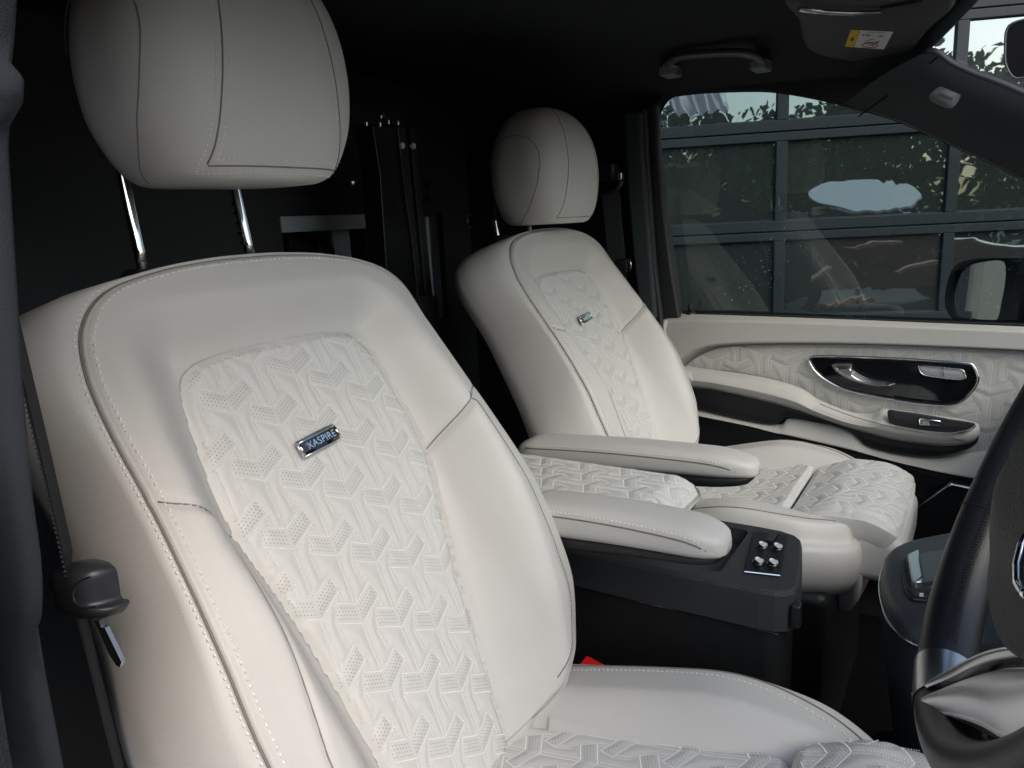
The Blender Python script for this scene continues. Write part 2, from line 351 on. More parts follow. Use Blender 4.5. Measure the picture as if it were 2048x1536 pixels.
# A-pillar trim: skin between the side window and the windscreen
lowe=[aY(x,y,1.872) for x,y in ((1690,208),(1780,234),(1850,264),(1920,296),(2000,333),(2120,393),(2300,480))]
uppe=[aY(x,y,1.72) for x,y in ((1842,108),(1872,110),(1900,131),(1950,154),(2000,172),(2120,224),(2300,300))]
A=catmull(lowe,40);B=catmull(uppe,40); V=[];F=[]
for a,b in zip(A,B):
    for k in range(9):
        t=k/8; p=a*(1-t)+b*t; p=p+np.array([0,-.045,-.0])*math.sin(math.pi*t)*.9; V.append(p)
for i in range(39):
    for k in range(8): q=i*9+k; F.append((q,q+1,q+10,q+9))
ap=MB().add(V,F); vp(ap,'a_pillar_trim',M_pil,smooth=True)
frame_tube([p+np.array([0,.01,.004]) for p in B],.009,'windscreen_black_band',M_ink)
# airbag badge on the A-pillar
badge_c=np.array([aY(x,y,1.738) for x,y in ((1862,186),(1888,170),(1921,182),(1920,196),(1902,217),(1872,208),(1858,198))])
bo=catmull(badge_c,40,True); bcn=bo.mean(0); nrm=np.cross(bo[10]-bcn,bo[0]-bcn); nrm/=np.linalg.norm(nrm); nrm*= -1 if nrm[1]>0 else 1
V=[p for p in bo]+[p+nrm*.004+(bcn-p)*.04 for p in bo]+[bcn+nrm*.0045]; n=len(bo)
bd=MB().add(V,[(i,(i+1)%n,n+(i+1)%n,n+i) for i in range(n)]+[(n+i,n+(i+1)%n,2*n) for i in range(n)]); bdo=vp(bd,'airbag_badge',M_glbl,smooth=True)
bx=aY(1912,204,1.738)-aY(1868,184,1.738); by=aY(1896,178,1.738)-aY(1890,200,1.738)
t_=text('AIRBAG',.0075,M_ink,'lettering',bdo,frameM(Vector(bcn+nrm*.0055)-Vector(VO),bx,by),.0002,1.1)
# seam between headliner and A-pillar trim
vp(MB().tube([aY(1878,112,1.70),aY(1830,150,1.765),aY(1770,195,1.80),aY(1718,232,1.855)],.0016,6),'trim_joint',M_carp)
# rear bulkhead behind the seats
BX=-1.32
rc=[aX(560,430,BX),aX(884,426,BX),aX(905,545,BX),aX(590,560,BX)]
y0,y1=rc[0][1],rc[1][1]; z1=(rc[0][2]+rc[1][2])/2; z0=z1-.30
bk=MB(); bk.box((BX-.02,.0,.45),(BX,y0,1.95)); bk.box((BX-.02,y1,.45),(BX,1.9,1.95)); bk.box((BX-.02,y0,z1),(BX,y1,1.95)); bk.box((BX-.02,y0,.45),(BX,y1,z0))
vp(bk,'bulkhead',M_rib)
rcs=MB(); rcs.box((BX-.22,y0-.02,z0-.02),(BX-.20,y1+.02,z1+.02)); rcs.box((BX-.20,y0-.012,z0-.02),(BX-.018,y0,z1+.02)); rcs.box((BX-.20,y1,z0-.02),(BX-.018,y1+.012,z1+.02)); rcs.box((BX-.20,y0,z0-.02),(BX-.018,y1,z0)); rcs.box((BX-.20,y0,z1),(BX-.018,y1,z1+.012))
vp(rcs,'bulkhead_recess',mat('recess_grey',(.22,.26,.32),.6))
ed=MB().box((BX-.001,y0-.004,z1-.035),(BX+.006,y0+(y1-y0)*.62,z1)); vp(ed,'recess_trim_strip',M_gbox,bevel=.002)
#__END_SHELL__
# things inside the recess
def thbox(name,label,cat,a,b,m,bev=.004,rz=0):
    c=((a[0]+b[0])/2,(a[1]+b[1])/2,min(a[2],b[2])); mb=MB().box((a[0]-c[0],a[1]-c[1],0),(b[0]-c[0],b[1]-c[1],abs(b[2]-a[2]))); o=mb.build(name,m,None,bevel=bev); o.location=c; o.rotation_euler[2]=rz; return tag(o,label,cat)
g=lambda px,py,dx=0: aX(px,py,BX+dx)
a,b=g(662,440,-.05),g(705,520,-.05); thbox('storage_box','pale grey box in the recess beside the dark hose, behind the driver seat','box',(BX-.12,a[1],z0),(BX-.05,b[1],a[2]),M_gbox)
a,b=g(852,433,-.05),g(886,500,-.05); thbox('first_aid_box','lightest grey box in the recess, right of the black upright posts','box',(BX-.12,a[1],z0),(BX-.05,b[1],a[2]),mat('pale_grey_plastic',(.66,.72,.80),.4))
a,b=g(575,452,-.07),g(640,520,-.07); thbox('control_box','dark grey box at the left end of the bulkhead recess','box',(BX-.15,a[1],z0),(BX-.07,b[1],a[2]),M_gry)
a=g(748,470,-.03); b=g(768,520,-.03); thbox('socket_box','narrow grey box in the recess just left of the black upright posts','box',(BX-.1,a[1]-.03,z0),(BX-.03,b[1],a[2]+.04),M_gry)
hp=[g(612,448,-.04),g(616,470,-.04),g(640,474,-.04),g(655,490,-.04),g(662,515,-.04),g(668,560,-.04)]
o=MB().tube([p-hp[0] for p in catmull(hp,24)],.012,10).build('rubber_hose',M_blk,None,smooth=True); o.location=hp[0]; tag(o,'thick black rubber hose curving down inside the bulkhead recess','hose')
# round chrome ringed knob on the bulkhead
kc=g(940,442,.004); t=thing('round_latch',kc,'small round latch with a thin bright ring on the bulkhead between the seats','latch')
q=[(0.002,.019*math.cos(x),.019*math.sin(x)) for x in np.linspace(0,2*math.pi,33)]; MB().tube(q,.0011,6,False).build('ring',mat('bright_ring',(.6,.62,.64),.4),t,smooth=True)
MB().tube([(-.004,0,0),(.003,0,0),(.006,0,0)],[.018,.018,.008],24).build('disc',M_gloss,t,smooth=True)
# upright posts
pt=thing('restraint_rail',(-1.0,1.25,.5),'tall black steel double upright rail with silver screws behind the seats','rail')
PO=(-1.0,1.25,.5)
def post(pxs,X,d,name,m):
    V=[];F=[]
    for (l,r,y) in pxs:
        p,q=aX(l,y,X),aX(r,y,X); V+=[(X,p[1],p[2]),(X,q[1],q[2]),(X-d,q[1],q[2]),(X-d,p[1],p[2])]
    for i in range(len(pxs)-1):
        for k in range(4): a=i*4+k;b=i*4+(k+1)%4; F.append((a,b,b+4,a+4))
    F+=[(3,2,1,0),tuple((len(pxs)-1)*4+k for k in range(4))]
    return MB().add(V,F).build(name,m,pt,off=PO,bevel=.002)
post([(745,797,252),(760,806,350),(768,822,470),(778,838,610),(790,850,760)],-1.05,.05,'wide_upright',M_post)
post([(797,812,252),(806,822,350),(822,834,470),(834,846,590),(846,858,700)],-1.045,.03,'flange',M_drk)
post([(820,831,254),(828,840,350),(840,852,470),(852,866,590),(862,874,700)],-1.04,.03,'narrow_upright',M_drk)
post([(838,875,592),(850,885,720)],-1.03,.03,'foot_bracket',M_gry)
pl=[aX(x,y,-1.042) for x,y in ((796,255),(800,300),(812,400),(826,500),(836,590))]; MB().tube(pl,.0011,6).build('bright_edge',M_sat,pt,off=PO)
for x,y in ((806,291),(828,292)):
    c=aX(x,y,-1.038); s=MB().tube([c-[.006,0,0],c,c+[.002,0,0]],[.0065,.0065,.004],16).build('screw',mat('zinc_screw',(.75,.77,.78),.45),pt,off=PO)
for x,y in ((765,231),(708,363),(691,222)):
    c=aX(x,y,-1.06); MB().tube([c-[.006,0,0],c,c+[.003,0,0]],[.007,.007,.003],12).build('screw',M_chr,pt,off=PO)
post([(680,800,205),(682,804,250)],-1.07,.02,'cross_plate',M_post)
for x,y in ((733,252),(760,253),(777,248),(796,250)):
    c=aX(x,y,-1.045); MB().tube([c,c+[0,0,.007]],.003,8).build('cap_bolt',M_sat,pt,off=PO)
for y in (372,396):
    c=aX(858,y,BX+.004); thbox('switch','small black rocker switch on the bulkhead, '+('upper' if y==372 else 'lower')+' of the two','switch',(BX+.001,c[1]-.012,c[2]-.009),(BX+.012,c[1]+.012,c[2]+.009),M_gry,.002)
# ------------------------------------------------------------------ SEATS
RA=math.atan(.54); SA,CA=math.sin(RA),math.cos(RA)
BZ=1.334-.60
def T(u,v,w): return np.stack([-v*SA+w*CA,u,BZ+v*CA+w*SA],-1)
OUT=sym([(0,-.41),(.10,-.405),(.155,-.385),(.198,-.345),(.223,-.29),(.232,-.22),(.232,-.15),(.228,-.08),(.224,-.01),(.222,.06),(.217,.112),(.203,.156),(.168,.187),(.11,.202),(.05,.208),(0,.209)])
INS=sym([(0,-.415),(.06,-.415),(.082,-.405),(.087,-.36),(.096,-.29),(.111,-.2),(.126,-.13),(.141,-.06),(.142,-.01),(.137,.04),(.131,.080),(.113,.107),(.07,.117),(0,.119)])
def hwf(o,v):
    r=o[(o[:,0]>=0)&(np.arange(len(o))<len(o)//2+1)]; return np.interp(v,r[:,1],r[:,0])
ov=catmull(OUT,400,True)
_iv=[-.45,-.36,-.29,-.2,-.13,-.06,-.01,.04,.08,.3]; _iu=[.080,.085,.096,.112,.124,.137,.138,.133,.125,.11]
_hv=[-.41,-.385,-.345,-.29,-.22,-.15,-.08,-.01,.06,.115,.158,.188,.207]; _hu=[.10,.155,.198,.223,.232,.232,.228,.224,.222,.216,.202,.168,.02]
def wfront(u,v):
    au=np.abs(u); ui=np.interp(v,_iv,_iu); hw=np.interp(v,_hv,_hu)
    dx=np.maximum(au-ui,0); dv=np.maximum(v-.112,0); do=np.hypot(dx,dv)
    Bv=smi(v,[-.42,-.36,-.28,-.15,-.03,.05,.12,.2],[.045,.066,.078,.076,.060,.046,.036,.028])
    width=np.interp(v,[-.4,-.2,0,.1],[.080,.075,.060,.065])
    w=-.010+Bv*ss(do/width)
    s=np.clip((au-ui)/np.maximum(hw-ui,.01),0,1)
    w-= .006*ss((s-.70)/.30)*(1-ss((v-.10)/.08))
    w-= .006*np.exp(-((v+.19)/.10)**2)*(au<ui)
    w+= -.030*np.clip((-v-.08)/.30,0,1.2)**1.6
    # split seam grooves of the side bolsters
    for sg in (-1,1):
        uu=u*sg; line=-.058+(uu-.142)*(.042/.068); dd=np.abs(v-line); on=(uu>.135)&(uu<.230)
        w-= np.where(on,.0040*np.exp(-(dd/.0035)**2),0)*(1-ss((uu-.212)/.018))
        w+= np.where(on&(v<line),.004*ss((line-v)/.012),0)*ss((uu-.14)/.02)*(1-ss((uu-.185)/.025))
    # inner panel crease on the outboard bolster
    uc=np.interp(v,[-.4,-.25,-.06],[-.190,-.192,-.178]); w-= np.where((u<0)&(v<-.05),.0028*np.exp(-((u-uc)/.0028)**2),0)
    return w
def seat_back(t):
    N=520; out=catmull(OUT,N,True); med=np.stack([np.zeros(N),np.clip(out[:,1]*.8,-.28,.06)],1)
    ks=np.r_[np.linspace(0,.92,84),np.linspace(.925,1,16)]; K=len(ks); R=rings(out,med,ks); k=np.repeat(ks,N)
    P=R.reshape(-1,2); w=wfront(P[:,0],P[:,1])
    ins=inside(P,catmull(INS,200,True)); w=np.where(ins,w-.010,w)
    w-= .003*ss((k-.965)/.035)**2
    V=[T(P[:,0],P[:,1],w)]
    we=w[-N:]; nr=(out-med); nr/=np.linalg.norm(nr,axis=1,keepdims=True)
    # a narrow valley for the piped seam, then the side panel
    prof=[(.0005,-.0035),(.0025,-.0035),(.006,-.0025),(.010,-.010),(.016,-.025),(.022,-.05),(.024,-.075),(.019,-.095),(-.006,-.108)]
    cor=1+.7*ss((-out[:,1]-.08)/.12)+1.4*np.exp(-((np.abs(out[:,0])-.20)/.05)**2-((out[:,1]-.14)/.07)**2)
    for dn,dw in prof:
        q=out+nr*dn*(cor[:,None] if dw<-.009 else 1); V.append(T(q[:,0],q[:,1],we*(1-min(1,-dw/.11))+dw-.012*min(1,-dw/.11)))
    V=np.vstack([v.reshape(-1,3) for v in V]); F=ringfaces(K+len(prof),N)
    # keep the side panel apart as a part of its own
    Kf=K+1; nf=(Kf-1)*N
    front=mesh('backrest_cover',V[:Kf*N+0],[f for f in F if max(f)<Kf*N],M_lea,t,weld=True)
    sv=V[(Kf-1)*N:]; side=mesh('side_panel',sv,ringfaces(len(prof),N),M_lea,t)
    # rear shell
    last=V[-N:]; c=out*0; V2=[last]
    for s_,dw in ((.93,-.012),(.7,-.02),(.3,-.022),(.0,-.022)):
        q=med+(out+nr*-.02-med)*s_; V2.append(T(q[:,0],q[:,1],np.full(N,-.127+dw)))
    mesh('rear_shell',np.vstack(V2),ringfaces(5,N),M_drk,t,weld=True)
    # seams and stitches round the outline
    ok=(out[:,1]>-.40); idx=np.where(ok)[0]; st=np.where(np.diff(idx)>1)[0]
    idx=np.r_[idx[st[0]+1:],idx[:st[0]+1]] if len(st) else idx
    nw=T(np.array([0.]),np.array([0.]),np.array([1.]))-T(np.array([0.]),np.array([0.]),np.array([0.])); nw=nw[0]
    nr3=T(nr[:,0],nr[:,1],np.zeros(N))-T(np.zeros(N),np.zeros(N),np.zeros(N))
    SV=[];SF=[]
    def addst(P3,N3,pitch=.0064,ln=.0046,wd=.0019,h=.0015):
        v,f=dashes(P3,N3,pitch,ln,wd,h); k_=len(SV); SV.extend(v); SF.extend([tuple(i+k_ for i in g) for g in f])
    IDX=idx; idx=idx[(out[idx,0]<.12)|(out[idx,1]>.195)]; q=(out-nr*.0065)[idx]; ww=wfront(q[:,0],q[:,1])
    kq=1-.0065/np.linalg.norm(out-med,axis=1)[idx]; ww=wfront(q[:,0],q[:,1])-.003*ss((kq-.965)/.035)**2
    addst(T(q[:,0],q[:,1],ww+.0006),np.tile(nw,(len(idx),1))+.4*nr3[idx])
    idl=idx[(out[idx,0]<.17)&~((out[idx,1]>.182)&(np.abs(out[idx,0])<.16))]; idx_=np.where(ok)[0] if False else IDX; idx=idl; q=(out+nr*.0060)[idx]; addst(T(q[:,0],q[:,1],we[idx]*(1-.0025/.11)-.0025+.0002),nr3[idx]+.9*nw)
    idx=idx_
    pg=mesh('stitching',SV,SF,M_thr,front,False)
    q=(out+nr*.0018)[idx]; MB().tube(T(q[:,0],q[:,1],we[idx]-.0034),.0011,6).build('seam',M_seam,front,smooth=True)
    # insert edge shadow gap + bolster split seams
    for sg in (-1,1):
        uu=np.linspace(.145,.221,24); vv=-.058+(uu-.142)*(.042/.068); MB().tube(T(uu*sg,vv,wfront(uu*sg,vv)+.0006),.0009,6).build('seam',M_seam,front,smooth=True)
    vv=np.linspace(-.062,-.40,70); uu=np.interp(vv,[-.4,-.25,-.06],[-.190,-.192,-.178]); MB().tube(T(uu,vv,wfront(uu,vv)+.0001),.0008,6).build('seam',M_seam,front,smooth=True)
    # inboard bolster outer stitch row
    vv=np.linspace(-.015,-.37,150); uu=np.interp(vv,_hv,_hu)-.030; v_,f_=dashes(T(uu,vv,wfront(uu,vv)+.0004),np.tile(nw,(150,1))+.5*np.array([0,1,0]),.0055,.0036,.0013,.0009); mesh('stitching',v_,f_,M_thr,front,False); MB().tube(T(uu+.004,vv,wfront(uu+.004,vv)+.0001),.0008,6).build('seam',M_seam,front,smooth=True)
    # quilted insert
    def base(P):
        w=np.full(len(P),-.0035)-.006*np.exp(-((P[:,1]+.19)/.10)**2)-.030*np.clip((-P[:,1]-.08)/.30,0,1.2)**1.6-.010*ss((np.abs(P[:,0])/np.interp(P[:,1],_iv,_iu)-.8)/.2)*.3
        return T(P[:,0],P[:,1],w),np.tile(nw,(len(P),1))
    quilt(front,'quilted_insert',INS,lambda o:np.stack([np.zeros(len(o)),np.clip(o[:,1]*.8,-.33,.0)],1),base)
    return nw
def q_parent_fix():
    pass
def headrest(t,dz,dx):
    h=thing('headrest',(0,0,0),None,None); 
    for k in ('label','category'): 
        if k in h: del h[k]
    bpy.data.objects.remove(h)
    zc=[0,.004,.012,.03,.06,.10,.14,.175,.205,.225,.236,.240]; aa=[.082,.092,.102,.114,.127,.131,.128,.118,.100,.075,.044,.002]; bb=[.070,.077,.083,.090,.095,.098,.095,.086,.070,.050,.028,.002]
    z=np.linspace(0,.24,90); z=np.unique(np.r_[z,np.linspace(0,.02,12),np.linspace(.225,.24,16)])
    A_=catmull(np.stack([zc,aa],1),300); a=np.interp(z,A_[:,0],A_[:,1]); B_=catmull(np.stack([zc,bb],1),300); b=np.interp(z,B_[:,0],B_[:,1])
    N=120; th=np.linspace(0,2*np.pi,N,endpoint=False); e=2.9
    cu=np.sign(np.sin(th))*np.abs(np.sin(th))**(2/e); cw=np.sign(np.cos(th))*np.abs(np.cos(th))**(2/e)
    X0,Z0=-.082+dx,1.600-.60+dz
    lean=-.04; YO=-.013
    def pos(u,w,zz): return np.stack([X0+w+zz*lean*0.4,u+YO,Z0+zz],-1)
    V=[pos(a[i]*cu,b[i]*cw*np.where(cw>0,1,.9),np.full(N,z[i])) for i in range(len(z))]
    K=len(z); V=[pos(a[0]*cu*s,b[0]*cw*s,np.zeros(N)-.0) for s in (0,.5,.8)]+V; K+=3
    body=mesh('headrest',np.vstack(V),ringfaces(K,N),M_lea,t,weld=True)
    fa=lambda zz:np.interp(zz,z,a); fb=lambda zz:np.interp(zz,z,b)
    def fp(u,zz): u=np.array(u,float);zz=np.array(zz,float); w=fb(zz)*(np.clip(1-(np.abs(u)/fa(zz))**e,0,1))**(1/e); return pos(u,w,zz)
    def sp(w,zz,sg): w=np.array(w,float);zz=np.array(zz,float); u=fa(zz)*(np.clip(1-(np.abs(w)/fb(zz))**e,0,1))**(1/e); return pos(u*sg,w,zz)
    SV=[];SF=[]
    def row(P,Nn,*a_):
        v,f=dashes(P,Nn,.0048,.003,.0011,.0008); k=len(SV); SV.extend(v); SF.extend([tuple(i+k for i in g) for g in f])
    def grads(P): c=np.array([X0,0,Z0+.11]); d=P-c; return d/np.linalg.norm(d,axis=1,keepdims=True)
    zz=np.r_[np.full(12,.012),np.linspace(.014,.238,90)]; zz2=zz.copy()
    ul=lambda off: np.r_[np.linspace(.0,.078+off,12),np.interp(np.linspace(.014,.238,90),[.012,.03,.10,.16,.20,.225,.238],np.array([.080,.077,.068,.060,.050,.035,.010])+off*np.array([1,1,1,1,1,.8,.2]))]
    for sg in (-1,1):
        P=fp(sg*ul(0),zz); MB().tube(P+grads(P)*.0001,.0008,6).build('seam',M_seam,body,smooth=True)
        for off,dzz in ((-.0055,.006),(.0055,-.006)):
            zz3=zz.copy(); zz3[:12]+=dzz; P=fp(sg*ul(off),zz3); row(P+grads(P)*.0004,grads(P))
        s=np.linspace(0,1,90); wv=np.interp(s,[0,.45,.6,.72,.82,1],[.040,.040,.034,.012,-.015,-.06]); zv=np.interp(s,[0,.45,.6,.72,.82,1],[.006,.125,.155,.178,.184,.165])
        pw=catmull(np.array([(-.012,.002),(.020,.03),(.042,.06),(.053,.09),(.058,.125),(.050,.152),(.030,.170),(-.005,.178),(-.04,.165),(-.065,.12)]),90)
        P=sp(pw[:,0],pw[:,1],sg); MB().tube(P+grads(P)*.0001,.0007,6).build('seam',M_seam,body,smooth=True)
    mesh('stitching',SV,SF,M_thr,body,False)
    return body
def smi(x,xs,ys,w=.05):
    g=np.linspace(xs[0]-.1,xs[-1]+.1,400); v=np.interp(g,xs,ys); k=max(3,int(w/(g[1]-g[0]))); kn=np.hanning(k+2); kn/=kn.sum(); v=np.convolve(np.pad(v,k,mode='edge'),kn,'same')[k:-k]; return np.interp(x,g,v)
def cushion(t):
    # local coords: x forward from seat origin, y lateral, z
    OC=sym([(0,.02),(.15,.02),(.21,.035),(.243,.08),(.252,.18),(.252,.32),(.247,.42),(.232,.49),(.205,.54),(.175,.566),(.14,.578),(0,.585)])
    N=420; out=catmull(OC,N,True); med=np.stack([np.zeros(N),np.clip(out[:,1],.2,.42)],1)
    def zt(y,x):
        ay=np.abs(y); base=.350+.055*(x/.6)
        b=.052*ss((ay-.120)/.055)*(1-.60*ss((ay-.215)/.045))+0
        b*=smi(x,[0,.12,.25,.38,.5,.58],[-.1,.10,.62,1.05,.60,.05],.16)
        return base+b-.045*(ay<.128)
    ks=np.r_[np.linspace(0,.9,70),np.linspace(.905,1,16)]; K=len(ks); P=rings(out,med,ks).reshape(-1,2); k=np.repeat(ks,N)
    z=zt(P[:,0],P[:,1])-.028*ss((k-.90)/.10)**2
    V=[np.stack([P[:,1],P[:,0],z],1)]; ze=z[-N:]; nr=out-med; nr/=np.linalg.norm(nr,axis=1,keepdims=True)
    for dn,dz in ((.002,-.003),(.006,-.002),(.012,-.015),(.014,-.035),(.008,-.07),(-.01,-.10),(-.04,-.115)):
        q=out+nr*dn; V.append(np.stack([q[:,1],q[:,0],np.minimum(ze+dz,ze)],1))
    c=mesh('seat_cushion',np.vstack(V),ringfaces(K+7,N),M_lea,t,weld=True)
    SV=[];SF=[]
    idx=np.where(out[:,1]>.06)[0]; st=np.where(np.diff(idx)>1)[0]; idx=np.r_[idx[st[0]+1:],idx[:st[0]+1]] if len(st) else idx
    up=np.array([0,0,1.])
    nr3=np.stack([nr[:,1],nr[:,0],0*nr[:,0]],1)
    for off in (-.030,-.042) :
        q=(out+nr*off)[idx]; kq=1+off/np.linalg.norm(out-med,axis=1)[idx]; zz=zt(q[:,0],q[:,1])-.028*ss((kq-.90)/.10)**2
        if off==-.030:
            MB().tube(np.stack([q[:,1],q[:,0],zz+.0002],1),.0011,6).build('seam',M_seam,c,smooth=True)
        else:
            v,f=dashes(np.stack([q[:,1],q[:,0],zz+.0006],1),np.tile(up,(len(idx),1)),.0062,.0042,.0015,.0012); mesh('stitching',v,f,M_thr,c,False)
    ROT=np.array([[1.,0],[0,-1.]])
    def base(P): z=zt(P[:,0]*.8,P[:,1])+.006-.018*ss((P[:,1]-.40)/.08)*0+.010*0; n=np.tile(up,(len(P),1)); return np.stack([P[:,1],P[:,0],.316+.125*(P[:,1]/.6)+.006*ss((P[:,1]-.38)/.09)],1),n
    quilt(c,'quilted_insert',np.array([(0,.05),(.11,.05),(.132,.07),(.138,.15),(.140,.3),(.140,.43),(.134,.452),(.11,.458),(0,.458),(-.11,.458),(-.134,.452),(-.140,.43),(-.140,.3),(-.138,.15),(-.132,.07),(-.11,.05)]),
        lambda o:np.stack([np.zeros(len(o)),np.clip(o[:,1],.18,.33)],1),base,rot=ROT,res=.0028)
    def base2(P):
        x=P[:,1]; d=np.clip((x-.58)/.07,0,1); ay=np.abs(P[:,0]); 
        z=.408+.028*ss((x-.455)/.09)-.030*d**2-.010*ss((ay-.13)/.035)
        n=np.stack([.55*d*1.2,0*x+np.sign(P[:,0])*.5*ss((ay-.12)/.045),np.ones(len(x))],1); n/=np.linalg.norm(n,axis=1,keepdims=True)
        return np.stack([x,P[:,0],z],1),n
    ext=quilt(t,'thigh_support',np.array([(0,.464),(.08,.464),(.140,.464),(.155,.470),(.160,.50),(.161,.56),(.160,.60),(.157,.636),(.145,.648),(.10,.653),(0,.656),(-.10,.653),(-.145,.648),(-.157,.636),(-.160,.60),(-.161,.56),(-.160,.50),(-.155,.470),(-.140,.464),(-.08,.464)]),
        lambda o:np.stack([o[:,0]*.0+np.clip(o[:,0],-.04,.04),np.full(len(o),.57)],1),base2,rot=ROT,res=.0026,depth=.06)
    MB().box((.46,-.14,.30),(.655,.14,.385)).build('thigh_support_base',M_lea,t,bevel=.02)
    MB().box((.02,-.225,-.14),(.55,.225,.30)).build('seat_base',M_blk,t,bevel=.02)
    return c
def armrest(t,x0,x1,y,zt0,zt1,hgt,wd,sg,drop):
    """padded armrest: x0 rear, x1 tip, sloping top zt0->zt1"""
    n=64; s=np.linspace(0,1,n); M_=40; th=np.linspace(0,2*np.pi,M_,endpoint=False); e=3.4
    cy=np.sign(np.cos(th))*np.abs(np.cos(th))**(2/e); cz=np.sign(np.sin(th))*np.abs(np.sin(th))**(2/e); V=[]
    f=lambda s: np.where(s>.82,np.sqrt(np.clip(1-((s-.82)/.18)**2.4,0,1)),1.)*np.where(s<.10,np.sqrt(np.clip(1-((.10-s)/.10)**2,0,1)),1.)
    for i in range(n):
        k=float(f(s[i])); top=zt0+(zt1-zt0)*s[i]+.006*math.sin(math.pi*s[i]); bot=top-hgt*(1-.27*s[i]**2); tt=top-(top-bot)*.45*(1-k)**.8; bb=bot+(top-bot)*.10*(1-k)
        x=x0+(x1-x0)*s[i]; c=(tt+bb)/2; hh=(tt-bb)/2; V.append(np.stack([np.full(M_,x),y+cy*wd*(.35+.65*k),c+cz*hh],1))
    V=[V[0]*0+V[0].mean(0)]+V+[V[-1]*0+V[-1].mean(0)]
    a=mesh('armrest',np.vstack(V),ringfaces(n+2,M_),M_lea,t,weld=True)
    # seam below the top edge, running round the tip
    side=-1
    def line(dz,out=.0):
        P=[];Nn=[]
        for sd in (-1,1):
            rr=range(4,n-4) if sd==-1 else range(n-5,4,-1)
            for i in rr:
                k=float(f(s[i])); top=zt0+(zt1-zt0)*s[i]+.006*math.sin(math.pi*s[i]); bot=top-hgt*(1-.27*s[i]**2); tt=top-(top-bot)*.45*(1-k)**.8; bb=bot+(top-bot)*.10*(1-k)
                c=(tt+bb)/2; hh=(tt-bb)/2; x=x0+(x1-x0)*s[i]; zb=bot+.004; zz=zb+(top-.015+dz-zb)*max(0,1-(max(0,(s[i]-.80+dz*.6)/.165))**2.4)**.5; q=np.clip(abs((zz-c)/hh),0,1); yy=(1-q**e)**(1/e)*wd*(.35+.65*k)
                P.append((x,y+sd*(yy+out),zz)); Nn.append((0.15,sd,.5))
        return np.array(P),np.array(Nn)
    P,Nn=line(0,.0002); h=len(P)//2
    for sl_ in (slice(0,h),slice(h,None)): MB().tube(P[sl_],.0010,6).build('seam',M_seam,a,smooth=True)
    P,Nn=line(.006,.0003)
    SV=[];SF=[]
    for sl_ in (slice(0,h),slice(h,None)):
        v,f_=dashes(P[sl_],Nn[sl_],.0055,.0036,.0013,.001); k=len(SV); SV+=v; SF+=[tuple(i+k for i in g) for g in f_]
    mesh('stitching',SV,SF,M_thr,a,False)
    # black shell underneath
    V=[]
    for i in range(n):
        k=float(f(s[i])); top=zt0+(zt1-zt0)*s[i]+.006*math.sin(math.pi*s[i])-hgt*(1-.27*s[i]**2)+.006; bot=top-.006-drop*(1-.6*s[i])*max(k,.05)**.5
        x=x0+(x1-x0)*(s[i]*.985); c=(top+bot)/2; hh=max((top-bot)/2,.001); V.append(np.stack([np.full(M_,x),y+cy*(wd-.004)*(.3+.68*k),c+cz*hh],1))
    V=[V[0]*0+V[0].mean(0)]+V+[V[-1]*0+V[-1].mean(0)]
    mesh('armrest_shell',np.vstack(V),ringfaces(n+2,M_),M_blk,a,weld=True)
    return a
SXn,SYn=-.588,.547; SXf,SYf=-.742,1.474
seatn=thing('front_seat',(SXn,SYn,.60),'nearest cream leather seat with its headrest raised on two bright posts','car seat','cream quilted front seats')
nw=seat_back(seatn)
cushion(seatn)
hr=headrest(seatn,0,0)
for s_ in (-1,1):
    mt=MB().tube([(-.753+.591,.070*s_-.007,1.512-.60),(-.757+.591,.0695*s_-.007,1.54-.60),(-.761+.591,.069*s_-.007,1.57-.60),(-.766+.591,.068*s_-.007,1.61-.60),(-.770+.591,.067*s_-.007,1.65-.60)],.0062,16).build('headrest_post',M_chr,hr,smooth=True)
    if s_==1:
        for q in range(5):
            zz=.938+q*.0115; xq=-.1635-(zz-.92)*.14; MB().box((xq-.004,.0625-.0072,zz),(xq+.003,.0625-.0050,zz+.004)).build('notch',M_blk,mt)
    MB().tube([(-.753+.591,.070*s_-.007,1.500-.60),(-.753+.591,.070*s_-.007,1.514-.60),(-.753+.591,.070*s_-.007,1.520-.60)],[.026,.024,.017],20).build('post_guide',M_blk,seatn,smooth=True)
